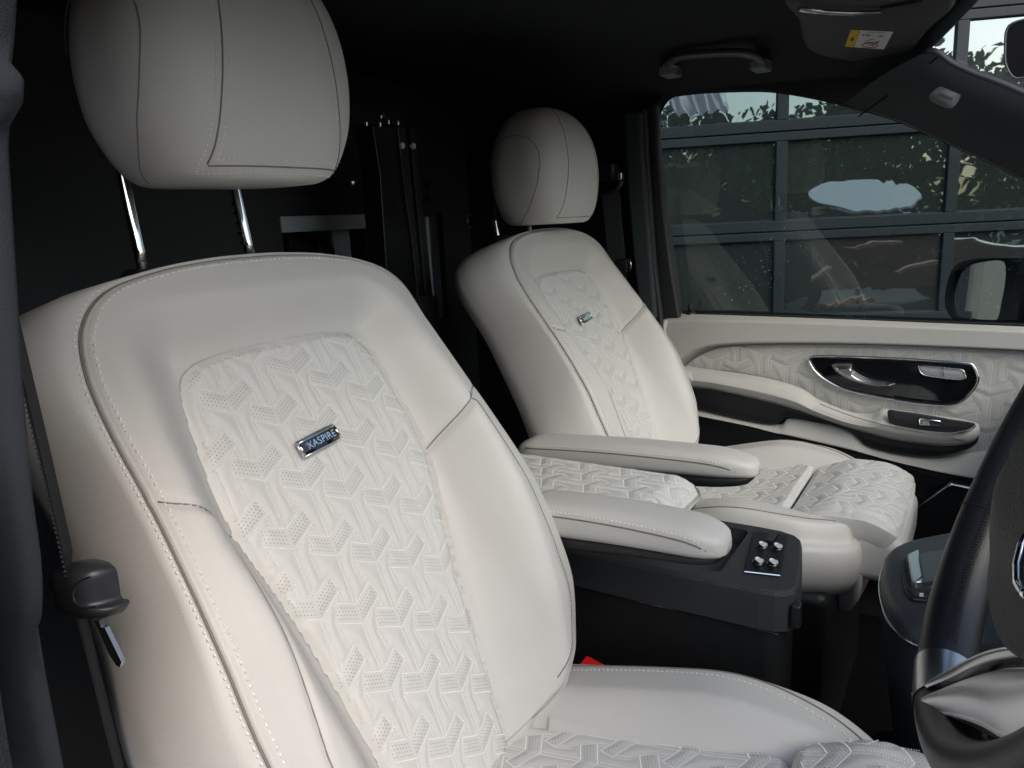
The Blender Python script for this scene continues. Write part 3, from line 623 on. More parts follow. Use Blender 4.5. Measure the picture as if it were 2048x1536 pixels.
# maker's plate: chromed bar with raised letters, its own text
bw=float(wfront(np.array([0.]),np.array([0.]))[0])
def badge(t):
    c=T(np.array([-.016]),np.array([-.002]),np.array([.0035]))[0]; ux=Vector((0,1,0.0)); ux=(ux*math.cos(.10)+Vector((-SA,0,CA))*math.sin(.10)); uy=Vector(nw).cross(ux).normalized()
    n=18; V=[];F=[]; L_,H_=.0275,.0088
    for i in range(n+1):
        a=-1+2*i/n
        for j,b in enumerate((-1,-.93,-.6,.6,.93,1)):
            prof=(0,.0018,.0036,.0036,.0018,0)[j]; p=Vector(c)+ux*(a*L_)+uy*(b*H_)+Vector(nw)*(prof+.0022*(1-a*a)); V.append(p)
    for i in range(n):
        for j in range(5): q=i*6+j; F.append((q,q+6,q+7,q+1))
    F+=[tuple(range(6)),tuple(n*6+k for k in range(5,-1,-1))]
    b_=MB().add(V,F).build('name_plate',M_gloss,t,smooth=False)
    fr=[Vector(c)+ux*(a*L_)+uy*(b*H_)+Vector(nw)*(.0008+.0022*(1-a*a)) for a,b in ((-1,-1),(-.5,-1),(0,-1),(.5,-1),(1,-1),(1,1),(.5,1),(0,1),(-.5,1),(-1,1),(-1,-1))]
    MB().tube(fr,.0010,8).build('chrome_rim',M_chr,b_,smooth=True)
    MB().tube([Vector(c)+ux*a*L_+uy*.0064+Vector(nw)*(.0035+.0022*(1-a*a)) for a in np.linspace(-.98,.98,9)],.0011,8).build('chrome_rim',M_chr,b_,smooth=True)
    for s_ in (-1,1): MB().tube([Vector(c)+ux*(s_*L_*.97)+uy*q*H_+Vector(nw)*.0028 for q in (-.8,0,.8)],.0016,8).build('chrome_end',M_chr,b_,smooth=True)
    M=frameM(Vector(c)+Vector(nw)*.0058-uy*.0010,ux,uy); text('XASPIRE',.0112,M_chr,'lettering',b_,M,.0004,1.08,.95)
badge(seatn)
seatf=copy_tree(seatn); seatf.location=(SXf+.006,SYf,.60); seatf['label']='farther cream leather seat with its headrest pushed down, beside the passenger door'
for ch in [x for x in bpy.data.objects if x.parent==seatf and x.name.startswith('headrest')]: ch.location=(0,0,-.062)
[c for c in bpy.data.objects if c.parent==seatn and c.name.startswith('thigh_support')][0].location.z=.022
armrest(seatn,.07,.352,.284,.583,.584,.051,.037,-1,.018)
armrest(seatf,.00,.448,-.295,.546,.563,.053,.037,-1,.036)
# ------------------------------------------------------------------ CENTRE CONSOLE
CO=(-.45,1.0,.45)
con=thing('centre_console',CO,'black plastic centre console with tray and four silver toggles between the seats','console')
def cb(mb,name,m,par=con,**k): return mb.build(name,m,par,off=CO,**k)
def slab(poly,z0,z1,ins=0): n=len(poly); V=[(x,y,z0) for x,y in poly]+[(x,y,z1) for x,y in poly]; return MB().add(V,[tuple(range(n))[::-1],tuple(n+i for i in range(n))]+[(i,(i+1)%n,n+(i+1)%n,n+i) for i in range(n)])
zc_=1.078
cb(slab([(-.76,.900),(-.200,.900),(-.184,.915),(-.205,1.06),(-.225,1.085),(-.76,1.085)],.45,zc_-.053),'console_body',M_blk,bevel=.012)
# top frame with a sunken tray
fr=MB(); 
for a,b in (((-.76,.892),(-.17,.925)),((-.76,1.062),(-.17,1.092)),((-.275,.925),(-.17,1.062)),((-.76,.925),(-.44,1.062))): fr.box((a[0],a[1],zc_-.052),(b[0],b[1],zc_))
def rrect(x0,x1,y0,y1,r,n=6):
    P=[]
    for cx,cy,a0 in ((x1-r,y1-r,0),(x0+r,y1-r,90),(x0+r,y0+r,180),(x1-r,y0+r,270)):
        for k in range(n+1): a=math.radians(a0+90*k/n); P.append((cx+r*math.cos(a),cy+r*math.sin(a)))
    return P
from mathutils.geometry import tessellate_polygon
ou=[(-.77,.893),(-.50,.893),(-.215,.893),(-.196,.896),(-.182,.902),(-.175,.912),(-.173,.925),(-.180,.98),(-.194,1.05),(-.199,1.068),(-.210,1.082),(-.230,1.090),(-.26,1.092),(-.77,1.092)]
inn=rrect(-.46,-.272,.916,1.068,.012,5); n,m_=len(ou),len(inn)
c_=np.array([-.45,.99]); V=[];F=[]
for dz,sc in ((-.055,0.),(-.006,0.),(-.0015,.0015),(0,.0045)):
    for i,(x,y) in enumerate(ou):
        a,b=np.array(ou[i-1]),np.array(ou[(i+1)%n]); t=(b-a)/np.linalg.norm(b-a); nr_=np.array([t[1],-t[0]]); V.append((x-nr_[0]*sc,y-nr_[1]*sc,zc_+dz))
for r in range(3): F+=[(r*n+i,r*n+(i+1)%n,(r+1)*n+(i+1)%n,(r+1)*n+i) for i in range(n)]
k0=3*n; top=[Vector(v) for v in V[k0:]]; hole=[Vector((x,y,zc_)) for x,y in inn]
V+=[tuple(h) for h in hole]
for t in tessellate_polygon([top,hole]): F.append(tuple(k0+i for i in t))
k1=k0+n; V+=[(x,y,zc_-.026) for x,y in inn]; F+=[(k1+i,k1+(i+1)%m_,k1+m_+(i+1)%m_,k1+m_+i) for i in range(m_)]+[tuple(k1+m_+i for i in range(m_))]
cb(MB().add(V,F),'tray_top',M_gry)
pp=slab([(-.262,.937),(-.205,.937),(-.215,1.068),(-.258,1.068)],zc_+.0005,zc_+.004)
cp=[aZ(x,y,zc_)[:2] for x,y in ((1508,1066),(1577,1075),(1560,1155),(1489,1147))]
pn=cb(slab([tuple(p) for p in cp][::-1],zc_+.0006,zc_+.004),'switch_panel',mat('panel_black',(.006,.007,.009),.30,spec=.12),bevel=.0015)
e0,e1=aZ(1489,1147,zc_),aZ(1560,1155,zc_); cb(MB().tube([e0+[0,0,.003],e1+[0,0,.003]],.0016,8),'bright_edge',M_chr,par=pn)
for px,py in ((1525,1092),(1555,1095),(1517,1124),(1546,1127)):
    c=aZ(px,py,zc_+.006); tg=cb(MB().tube([c-[0,0,.005],c+[0,0,.000],c+[0,0,.002]],[.0085,.0085,.0065],18),'toggle',M_gloss,par=pn,smooth=True)
    cb(MB().tube([c+[0,0,.0015],c+[.001,0,.0032],c+[.001,0,.0036]],[.0045,.0062,.0056],20),'toggle_cap',mat('toggle_silver',(.62,.66,.68),.4,metal=.3),par=tg)
c0=aZ(1543,1077,zc_+.004); cb(MB().box((c0[0]-.006,c0[1]-.017,zc_+.003),(c0[0]+.006,c0[1]+.017,zc_+.008)),'port',M_blk,par=pn,bevel=.001)
cb(MB().box((-.178,.900,1.03),(-.166,.915,1.062)),'side_clip',M_blk,bevel=.003)
cb(MB().tube([(-.19,.8925,zc_-.056),(-.45,.8925,zc_-.056),(-.74,.8925,zc_-.056)],.0012,6),'lid_gap',M_gloss)
cb(MB().tube([(-.345,.9045,zc_-.06),(-.345,.9045,.6)],.001,6),'panel_joint',M_gloss)
# quilted padded lid
def lb(P):
    x,y=P[:,0],P[:,1]; dx=np.clip((x+.40)/.045,0,1); ay=np.clip((np.abs(y-1.015)-.055)/.035,0,1)
    z=1.145-.02*dx**2-.016*ay**2+.0*x; n=np.stack([.7*dx,np.sign(y-1.015)*.7*ay,np.ones(len(x))],1); return np.stack([x-CO[0],y-CO[1],z-CO[2]],1),n/np.linalg.norm(n,axis=1,keepdims=True)
lidout=np.array(rrect(-.78,-.352,.925,1.105,.03,5))
quilt(con,'quilted_lid',lidout[::-1],lambda o:np.stack([np.clip(o[:,0],-.70,-.42),np.full(len(o),1.015)],1),lb,rot=np.array([[0,1.],[1.,0]]),res=.003,depth=.035)
# ------------------------------------------------------------------ PASSENGER DOOR
DO=(-.25,1.85,.5)
door=thing('passenger_door',DO,'cream leather passenger door panel with quilting, chrome handle and window glass','car door')
def P2(pxs,Y): return [aY(x,y,Y)[[0,2]] for x,y in pxs]
def pad(name,pxs,Y,th,m,puff=.006,par=door,n=220,med=None,edge=.02,K=26,closed_catmull=True,back=.0,rnd=.01):
    """cushioned panel lying in the plane y=Y, its face towards -y"""
    o=np.array(P2(pxs,Y)); o=catmull(o,n,True) if closed_catmull else resample(o,n)
    c=o.mean(0); x0,x1=o[:,0].min(),o[:,0].max(); hz=(o[:,1].max()-o[:,1].min())
    if med is None:
        xs=np.clip(o[:,0],x0+.35*hz,x1-.35*hz) if (x1-x0)>hz else np.full(len(o),c[0])
        zt=np.array([mid_z(o,x) for x in xs]); med_=np.stack([xs,zt],1)
    else: med_=med(o)
    ks=np.linspace(0,1,K); R=rings(o,med_,ks).reshape(-1,2); de=np.repeat(1-ks,n)*np.tile(np.linalg.norm(o-med_,axis=1),K)
    h=th+puff*ss(de/edge)-rnd*(1-ss(de/rnd))**2
    V=np.stack([R[:,0]-DO[0],Y-h-DO[1],R[:,1]-DO[2]],1); last=V[-n:].copy(); last[:,1]=Y+back-DO[1]; V=np.vstack([V,last])
    return mesh(name,V,ringfaces(K+1,n),m,par,weld=True),o
def mid_z(o,x):
    z=[]
    for i in range(len(o)):
        a,b=o[i],o[(i+1)%len(o)]
        if (a[0]-x)*(b[0]-x)<=0 and a[0]!=b[0]: z.append(a[1]+(b[1]-a[1])*(x-a[0])/(b[0]-a[0]))
    return (min(z)+max(z))/2 if len(z)>=2 else o[:,1].mean()
def resample(P,n):
    P=np.vstack([P,P[:1]]); L=np.r_[0,np.cumsum(np.linalg.norm(np.diff(P,axis=0),axis=1))]; s=np.linspace(0,L[-1],n,endpoint=False); return np.stack([np.interp(s,L,P[:,k]) for k in range(2)],1)
def grid_pad(name,top,bot,Y,prof,m,nx=160,ny=26,par=door):
    """sheet between a top and a bottom edge line; prof(s)->(depth towards the cabin) for s 0 bottom .. 1 top"""
    t=catmull(P2(top,Y),nx); b=catmull(P2(bot,Y),nx); V=[]
    for i in range(nx):
        for j in range(ny):
            s=j/(ny-1); p=b[i]*(1-s)+t[i]*s; V.append((p[0]-DO[0],Y-prof(s,i/(nx-1))-DO[1],p[1]-DO[2]))
    F=[(i*ny+j,i*ny+j+1,(i+1)*ny+j+1,(i+1)*ny+j) for i in range(nx-1) for j in range(ny-1)]
    return mesh(name,V,F,m,par)
# door core
core=MB().box((-.73,1.875,.62),(.62,1.94,1.268)); core.build('door_shell',M_drk,door,off=DO)
belt=lambda s,u: .0+.036*math.sin(math.pi*min(1,s*1.0)*.5)**.6*(1-.92*ss((s-.80)/.20))
topl=[(1328,640),(1332,630),(1342,626),(1400,627),(1500,630),(1700,637),(1900,645),(2048,651),(2200,659)]
botl=[(1365,745),(1368,733),(1400,708),(1450,693),(1550,688),(1700,688),(1850,692),(2048,701),(2200,712)]
grid_pad('belt_line_pad',topl,botl,1.875,lambda s,u:.012+.034*float(ss(s/.18))*(1-float(ss((s-.86)/.14))*.85),M_door)
MB().tube([aY(x,y,1.828) for x,y in [(1331,640),(1327,660),(1335,700),(1352,733),(1366,748)]],.006,10).build('pad_end',M_door,door,off=DO,smooth=True)
# quilted middle panel
qo=np.array(P2([(1364,738),(1372,728),(1402,708),(1450,694),(1550,689),(1700,689),(1850,693),(2048,702),(2200,712),(2300,1010),(2120,985),(1980,955),(1930,945),(1860,935),(1800,925),(1700,890),(1620,800),(1560,770),(1450,748)],1.85))
cQ=qo.mean(0)
def qb(P): return np.stack([P[:,0]-DO[0],np.full(len(P),1.85-DO[1]),P[:,1]-DO[2]],1),np.tile(np.array([0,-1.,0]),(len(P),1))
PUFF=.0020
def qmed(o):
    xs=np.clip(o[:,0],-.5,.2); return np.stack([xs,np.interp(xs,[-.5,-.2,.2],[1.215,1.16,1.10])],1)
ROT2=np.array([[.75,0.],[0,.9]])
quilt(door,'quilted_panel',qo,qmed,qb,res=.004,m=M_door,rot=ROT2,detail=1.0,depth=.02)
PUFF=.0019
sm=[aY(x,y,1.846) for x,y in [(1364,745),(1372,730),(1402,708),(1450,693),(1550,688),(1700,688),(1850,692),(2048,701),(2200,712)]]
MB().tube(catmull(sm,80),.0016,6).build('seam',M_seam,door,off=DO)
# armrest swoosh
arm_px=[(1362,734),(1400,736),(1470,745),(1540,757),(1600,775),(1640,800),(1700,823),(1740,826),(1762,818),(1774,817),(1850,828),(1920,838),(1950,845),(1959,852),(1957,866),(1940,880),(1900,886),(1850,883),(1780,872),(1700,850),(1640,830),(1580,810),(1500,790),(1430,775),(1370,766)]
ar,_=pad('armrest',arm_px,1.835,.035,M_door,puff=.012,edge=.03,n=300,K=24,rnd=.012)
ab=[(1366,762),(1430,772),(1500,787),(1580,807),(1640,828),(1700,848),(1780,870),(1850,880),(1900,884),(1940,878),(1958,864),(1952,884),(1925,898),(1880,908),(1820,907),(1760,895),(1735,885),(1715,868),(1690,855),(1640,840),(1590,832),(1572,832),(1555,845),(1500,838),(1400,815),(1368,808)]
pad('armrest_pocket',ab,1.838,.020,M_blk,puff=.002,edge=.02,n=300,K=20,rnd=.004)
l1=np.array([aY(x,y,1.785) for x,y in [(1640,808),(1700,831),(1780,853),(1850,866),(1900,870),(1935,864),(1952,853)]])
MB().tube(catmull(l1,60),.0009,6).build('seam',M_seam,ar,off=DO)
v,f=dashes(catmull(l1-np.array([0,.0006,-.005]),80)-DO,np.tile(np.array([0,-1,.3]),(80,1)),.005,.0035,.0012,.0008); mesh('stitching',v,f,M_thr,ar,False)
# window switch plate
sp_,_=pad('switch_plate',[(1777,820),(1800,822),(1850,829),(1900,838),(1950,847),(1938,860),(1915,866),(1870,864),(1810,855),(1785,848),(1777,838)],1.788,.003,M_drk,puff=.001,n=120,K=8,rnd=.001)
sw=[aY(x,y,1.784) for x,y in ((1838,837),(1880,843),(1882,853),(1840,849),(1838,837))]; s1=MB().tube(sw,.0022,8).build('switch_rim',M_chr,sp_,off=DO,smooth=True)
sc=[aY(x,y,1.783) for x,y in ((1843,839),(1859,841),(1860,849),(1844,847))]; MB().add([p for p in sc]+[p+[0,-.004,-.002] for p in sc],[(0,1,5,4),(1,2,6,5),(2,3,7,6),(3,0,4,7),(4,5,6,7)]).build('window_switch',M_sat,sp_,off=DO)
# handle plate
hp_px=[(1619,720),(1624,713),(1640,711),(1700,712),(1800,716),(1880,721),(1935,725),(1948,732),(1955,748),(1956,762),(1945,780),(1925,800),(1905,808),(1880,809),(1820,803),(1740,789),(1690,777),(1655,760),(1632,742)]
hpl,ho=pad('handle_plate',hp_px,1.846,.004,M_gloss,puff=.0,n=200,K=10,rnd=.002)
MB().tube([(p[0],1.838,p[1]) for p in np.vstack([ho,ho[:1]])],.0026,8,False).build('chrome_rim',M_chr,hpl,off=DO,smooth=True)
hl_px=[(1664,730),(1668,727),(1702,727),(1706,738),(1720,748),(1745,758),(1789,765),(1782,770),(1760,772),(1730,768),(1695,757),(1673,743)]
pad('door_handle',hl_px,1.834,.010,M_sat,puff=.010,edge=.012,n=140,K=16,rnd=.004)
lk=[(1838,733),(1845,731),(1900,736),(1925,739),(1930,748),(1931,756),(1915,758),(1870,753),(1845,747)]
lk_,lo=pad('lock_button',lk,1.840,.004,mat('lock_button_grey',(.33,.34,.34),.4),puff=.002,n=80,K=8,rnd=.002)
MB().tube([(p[0],1.835,p[1]) for p in np.vstack([lo,lo[:1]])],.0010,6,False).build('chrome_rim',M_sat,lk_,off=DO)
MB().tube([aY(1885,733,1.833),aY(1887,753,1.833)],.0006,6).build('button_gap',M_ink,lk_,off=DO)
# lower beige lip above the dark pocket
lip_t=[(1365,811),(1400,818),(1500,840),(1560,848),(1580,836),(1640,845),(1700,858),(1735,888),(1800,905),(1880,915),(1940,905),(1990,900),(2100,905),(2250,950)]
lip_b=[(1365,816),(1400,826),(1500,846),(1560,862),(1620,876),(1680,890),(1735,902),(1800,919),(1880,938),(1950,953),(2000,963),(2060,975),(2150,990),(2250,1010)]
grid_pad('lower_lip',lip_t,lip_b,1.84,lambda s,u:.030*(1-s)**.7*(1-float(ss((.10-s)/.10))*.6)+.004,M_door,nx=180,ny=14)
pad('map_pocket',[(1365,812),(1500,846),(1560,862),(1680,890),(1800,919),(1950,953),(2250,1012),(2250,1200),(1900,1200),(1500,1100),(1365,1000)],1.845,.012,M_blk,puff=.0,n=160,K=10,closed_catmull=False,rnd=.003)
# glass
gp=[(p[0],p[1]) for p in win]; n=len(gp)
gw=[aY(x,y,1.905)[[0,2]] for x,y in [(1300,640),(1262,500),(1250,250),(1280,140),(1600,150),(1800,205),(2000,300),(2300,460),(2320,680)]]
MB().add([(p[0],1.905,p[1]) for p in gw]+[(p[0],1.909,p[1]) for p in gw],[tuple(range(len(gw))),tuple(range(2*len(gw)-1,len(gw)-1,-1))]).build('window_glass',M_glass,door,off=DO)
pc=aY(1380,625,1.868); 
MB().tube([pc-[0,0,.012],pc,pc+[0,0,.003]],[.013,.013,.008],16).build('lock_pin_collar',M_blk,door,off=DO,smooth=True)
MB().tube([pc,pc+[0,0,.018],pc+[0,0,.022]],[.0055,.0055,.003],12).build('lock_pin',M_blk,door,off=DO,smooth=True)
# ------------------------------------------------------------------ DOOR MIRROR (outside)
MO=aY(1960,600,2.12); mir=thing('door_mirror',MO,'black door mirror seen through the passenger window','wing mirror')
mN=np.array([-.82,-.57,.03]); mN/=np.linalg.norm(mN); mP=aY(1905,600,2.16)
def aM(px,py,d=0.): r=_ray(px,py); return CAM+r*(((mP+mN*d-CAM)@mN)/(r@mN))
mo=catmull(np.array([aM(x,y) for x,y in [(1894,605),(1898,570),(1908,540),(1925,524),(1960,517),(2020,515),(2090,522),(2095,580),(2070,640),(2000,652),(1930,648),(1904,632)]]),60,True)-MO
mc_=mo.mean(0); V=np.vstack([mo,mc_+(mo-mc_)*1.01-mN*.02,mc_+(mo-mc_)*.9-mN*.09,mc_+(mo-mc_)*.5-mN*.14,mc_+(mo-mc_)*0-mN*.15]); mesh('mirror_housing',V,ringfaces(5,60),M_drk,mir)
gi=catmull(np.array([aM(x,y) for x,y in [(1904,600),(1909,572),(1920,546),(1939,530),(1970,523),(2003,521),(2014,530),(2014,560),(2007,600),(1994,642),(1950,638),(1912,629)]]),60,True)-MO
mesh('housing_lip',np.vstack([mo,mo+mN*.006,gi+mN*.004,gi-mN*.004]),ringfaces(4,60),M_blk,mir)
mesh('mirror_glass',np.vstack([gi-mN*.001,(gi.mean(0)-mN*.001)[None]]),[(i,(i+1)%60,60) for i in range(60)],mat('mirror_silver',(.9,.93,.93),.01,metal=1),mir,False)
MB().box((.05,-.16,-.10),(.16,.06,-.05)).build('mirror_arm',M_drk,mir,bevel=.015)
# ------------------------------------------------------------------ REARVIEW MIRROR, VISOR, HANDLE
rc_=aY(2075,105,1.05); rv=thing('rearview_mirror',rc_,'dark rearview mirror edge at the top right, in front of the windscreen','rearview mirror')
ro=catmull(np.array([aY(x,y,1.05) for x,y in [(2012,130),(2010,95),(2013,60),(2028,45),(2070,35),(2140,25),(2150,110),(2140,140),(2070,150),(2030,156)]]),60,True)-rc_
mesh('mirror_body',np.vstack([ro*0+ro.mean(0),ro*.97,ro,ro+[.006,.012,0],ro*.8+[.012,.024,0],ro*0+[.012,.026,0]]),ringfaces(6,60),mat('mirror_back_black',(.006,.006,.007),.6,spec=.2),rv)
MB().tube(np.vstack([ro,ro[:1]]),.0012,8,False).build('mirror_rim',mat('rim_grey',(.10,.12,.14),.35),rv,smooth=True)
vis=thing('sun_visor',aZ(1740,80,1.845),'dark grey folded sun visor with a warning sticker, above the passenger door','sun visor')
VI=np.array(vis.location)
vo=[aZ(x,y,1.845) for x,y in [(1592,-10),(1598,40),(1612,90),(1640,108),(1700,120),(1760,127),(1800,125),(1815,112),(1850,65),(1900,-10)]]
vv_=catmull(np.array(vo),90,True)-VI
mesh('visor_panel',np.vstack([vv_*0+vv_.mean(0)+[0,0,-.004],vv_*.94+[0,0,-.004],vv_+[0,0,0],vv_+[0,0,.010],vv_*.95+[0,0,.015],vv_*0+vv_.mean(0)+[0,0,.015]]),ringfaces(6,90),mat('visor_vinyl',(.05,.053,.052),.7,bump=(600,.3,'v')),vis)
def vz(x,y,d=.0045): return aZ(x,y,1.845)-VI+np.array([0,0,-d])
st=[vz(1702,54),vz(1787,58),vz(1768,94),vz(1690,88)]
so_=MB().add([tuple(p) for p in st],[(0,1,2,3)]).build('warning_sticker',M_wht,vis)
lerp=lambda u,v,d=.0002: (st[0]*(1-u)+st[1]*u)*(1-v)+(st[3]*(1-u)+st[2]*u)*v-np.array([0,0,d])
MB().add([lerp(0,0),lerp(.215,0),lerp(.215,1),lerp(0,1)],[(0,1,2,3)]).build('yellow_band',M_yel,so_)
MB().add([lerp(.215,0,.0003),lerp(.225,0,.0003),lerp(.225,1,.0003),lerp(.215,1,.0003)],[(0,1,2,3)]).build('black_line',M_ink,so_)
MB().tube([lerp(.60+.20*math.cos(a),.80+.13*math.sin(a),.0006) for a in np.linspace(0,2*math.pi,33)],.0008,6,False).build('red_ring',M_redp,so_)
ic=MB(); 
for u0,v0,u1,v1 in ((.42,.62,.74,.645),(.70,.54,.78,.62),(.42,.5,.55,.52),(.50,.44,.66,.47),(.70,.22,.82,.27),(.30,.20,.36,.27),(.40,.2,.46,.27),(.48,.18,.5,.28),(.52,.79,.66,.81),(.62,.75,.7,.8)): ic.add([lerp(u0,v0,.0006),lerp(u1,v0,.0006),lerp(u1,v1,.0006),lerp(u0,v1,.0006)],[(0,1,2,3)])
ic.build('pictogram',M_ink,so_)
ux=Vector(lerp(.1,0)-lerp(.1,1)); uy=Vector(lerp(0,.5)-lerp(1,.5)); text('AIRBAG',.0095,M_ink,'lettering',so_,frameM(Vector(lerp(.11,.5,.0006)),ux,-uy if ux.cross(-uy).z<0 else uy),.0001,1.05)
ux=Vector(lerp(1,0)-lerp(0,0)); uy=Vector(lerp(.5,0)-lerp(.5,1)); 
if ux.cross(uy).z>0: ux=-ux
text('WARNING WARNING',.0042,M_ink,'lettering',so_,frameM(Vector(lerp(.60,.06,.0006)),ux,uy),.0001,1.05)
cl=vz(1730,5,.012); MB().tube([vz(1600,0,.012),vz(1650,7,.012),vz(1700,10,.012),vz(1760,8,.012)],.004,8).build('mirror_cover_edge',M_sat,vis,smooth=True)
mc=MB().box((-.03,-.012,-.010),(.03,.012,-.003)); mco=mc.build('mirror_cover_tab',M_gry,vis,bevel=.002); mco.location=tuple(vz(1805,2,0))
hnd=thing('grab_handle',aY(1425,120,1.70),'dark curved grab handle with bright end caps above the passenger window','grab handle')
HO=np.array(hnd.location)
hpts=[aY(x,y,Y) for x,y,Y in [(1337,139,1.745),(1333,132,1.71),(1342,121,1.685),(1365,112,1.675),(1420,107,1.67),(1470,105,1.67),(1500,109,1.675),(1518,118,1.69),(1519,126,1.72),(1519,130,1.75)]]
MB().tube(catmull(np.array(hpts)-HO,60),.0115,14,flat=.75).build('grip',mat('handle_grip',(.075,.08,.08),.28,coat=.3),hnd,smooth=True)
for x,y in ((1338,143),(1519,131)):
    c=aY(x,y,1.735)-HO; e_=MB().box((c[0]-.017,c[1]-.02,c[2]-.010),(c[0]+.017,c[1]+.04,c[2]+.012)).build('end_cap',mat('handle_cap',(.20,.22,.22),.3),hnd,bevel=.004)
    p0,p1=aY(x-17,y-9,1.70)-HO,aY(x+17,y-11,1.70)-HO; MB().tube([p0,p1],.0014,8).build('chrome_line',M_sat,e_,smooth=True)
# ------------------------------------------------------------------ SEAT BELTS
def ribbon(P,Wd,th,name,m,par=None,off=(0,0,0)):
    P=np.array(P,float); V=[];F=[]
    for i,p in enumerate(P):
        w=np.array(Wd[i] if hasattr(Wd[0],'__len__') else Wd,float); t=P[min(i+1,len(P)-1)]-P[max(i-1,0)]; nn=np.cross(t,w); nn=nn/np.linalg.norm(nn)*th
        V+=[p-w-nn,p+w-nn,p+w+nn,p-w+nn]
    for i in range(len(P)-1):
        for k in range(4): a=i*4+k;b=i*4+(k+1)%4; F.append((a,b,b+4,a+4))
    return MB().add(V,F).build(name,m,par,off=off)
bel=thing('seat_belt',(-.57,.26,1.2),'black seat belt hanging between the near seat and the pillar at the left','seat belt'); BO=(-.57,.26,1.2)
bp=[aY(x,y,.25) for x,y in [(-10,520),(18,610),(50,740),(95,930),(140,1130)]]; 
wv=np.array([.024,-.014,0.0])
ribbon(catmull(bp,24),wv,.0008,'webbing',M_web,bel,BO)
bp2=[aY(x,y,.25) for x,y in [(150,1190),(178,1290),(205,1400),(245,1560)]]; wb=ribbon(catmull(bp2,20),wv*.75,.0008,'webbing',M_web,bel,BO)
ed=catmull(np.array(bp),120)+wv-np.array([0,.001,0]); v,f=dashes(ed-BO,np.tile(np.array([.5,-.8,0]),(120,1)),.0035,.0022,.0018,.001); mesh('woven_edge',v,f,M_webe,bel,False)
# stopper and tongue
tc_=aY(152,1180,.238); tn=[aY(x,y,.243) for x,y in [(118,1135),(140,1127),(165,1130),(182,1145),(188,1165),(192,1190),(197,1212),(213,1217),(212,1230),(200,1238),(170,1236),(142,1225),(128,1205),(122,1180),(112,1160)]]
to=catmull(np.array(tn),70,True); cc=to.mean(0); 
V=np.vstack([cc+(to-cc)*k+np.array([-.2,-1,0.1])*h for k,h in ((0,.0095),(.5,.009),(.78,.0075),(.92,.004),(1,-.002),(1,-.012),(.9,-.016))])-BO
tg=mesh('tongue_cover',V,ringfaces(7,70),mat('tongue_plastic',(.032,.034,.040),.35),bel,weld=True)
gv=[aY(x,y,.220) for x,y in [(182,1153),(160,1163),(147,1180),(148,1200),(162,1214),(182,1215),(194,1212)]]; MB().tube(catmull(np.array(gv),40),.0007,6).build('groove',M_ink,tg,off=BO)
mt=[aY(x,y,.236) for x,y in [(192,1238),(202,1240),(206,1252),(214,1254),(247,1322),(243,1332),(236,1328),(222,1306)]]; mt=np.array(mt); n=len(mt)
nn=np.array([.25,-.9,0])*.0018
mtp=MB().add([p+nn for p in mt]+[p-nn for p in mt],[tuple(range(n)),tuple(range(2*n-1,n-1,-1))]+[(i,(i+1)%n,n+(i+1)%n,n+i) for i in range(n)]).build('metal_plate',M_sat,tg,off=BO)
# passenger belt
bl2=thing('seat_belt',(-.82,1.80,1.5),'grey-black seat belt hanging on the far pillar behind the passenger seat','seat belt'); B2=(-.82,1.80,1.5)
strp=[aY(x,y,1.80) for x,y in [(1222,385),(1226,440),(1232,500),(1236,560),(1245,640)]]; ribbon(catmull(np.array(strp),20),np.array([.024,.0,0]),.0009,'webbing',mat('grey_webbing',(.035,.04,.046),.7,wave=(420,.5,'Z')),bl2,B2)
a=aY(1180,330,1.79);b=aY(1237,362,1.79); MB().box((a[0],1.76,b[2]),(b[0],1.80,a[2])).build('anchor_cover',M_blk,bl2,off=B2,bevel=.008)
a=aY(1232,345,1.755);b=aY(1244,360,1.755); MB().box((a[0],1.752,b[2]),(b[0],1.77,a[2])).build('release_tab',M_sat,bl2,off=B2,bevel=.003)
MB().tube([aY(x,y,1.765) for x,y in [(1185,378),(1215,384),(1235,378),(1243,362)]],.007,10).build('guide_loop',M_blk,bl2,off=B2,smooth=True)
a=aY(1236,518,1.79);b=aY(1258,545,1.79); ptg=MB().box((a[0],1.775,b[2]),(b[0],1.80,a[2])).build('tongue',M_blk,bl2,off=B2,bevel=.003)
MB().tube([aY(1259,517,1.77),aY(1262,530,1.77),aY(1260,541,1.77)],.0025,8).build('tongue_edge',M_sat,bl2,off=B2,smooth=True)
# red buckle
c=aY(1183,1338,.815); bk_=thing('belt_buckle',c,'seat belt buckle with a red button beside the near seat cushion','buckle')
ba=aY(1163,1328,.815)-c; bb_=aY(1208,1352,.815)-c; d=(bb_-ba)/np.linalg.norm(bb_-ba)
V=[];pp=[ba,bb_+d*.02]
def obox(p,q,w,h,name,m,par,bev=.002):
    p,q=np.array(p),np.array(q); t=(q-p)/np.linalg.norm(q-p); s=np.array([0,1.,0]); n_=np.cross(t,s)
    V=[p-s*w-n_*h,p+s*w-n_*h,p+s*w+n_*h,p-s*w+n_*h,q-s*w-n_*h,q+s*w-n_*h,q+s*w+n_*h,q-s*w+n_*h]
    return MB().add(V,[(0,1,2,3),(7,6,5,4),(0,4,5,1),(1,5,6,2),(2,6,7,3),(3,7,4,0)]).build(name,m,par,bevel=bev)
obox(ba+[0,.0,0],bb_+d*.03,.014,.0065,'button',M_red,bk_); obox(ba+d*.004+[0,.0,-.006],bb_+d*.06+[0,0,-.006],.019,.0085,'buckle_body',M_blk,bk_,.003)
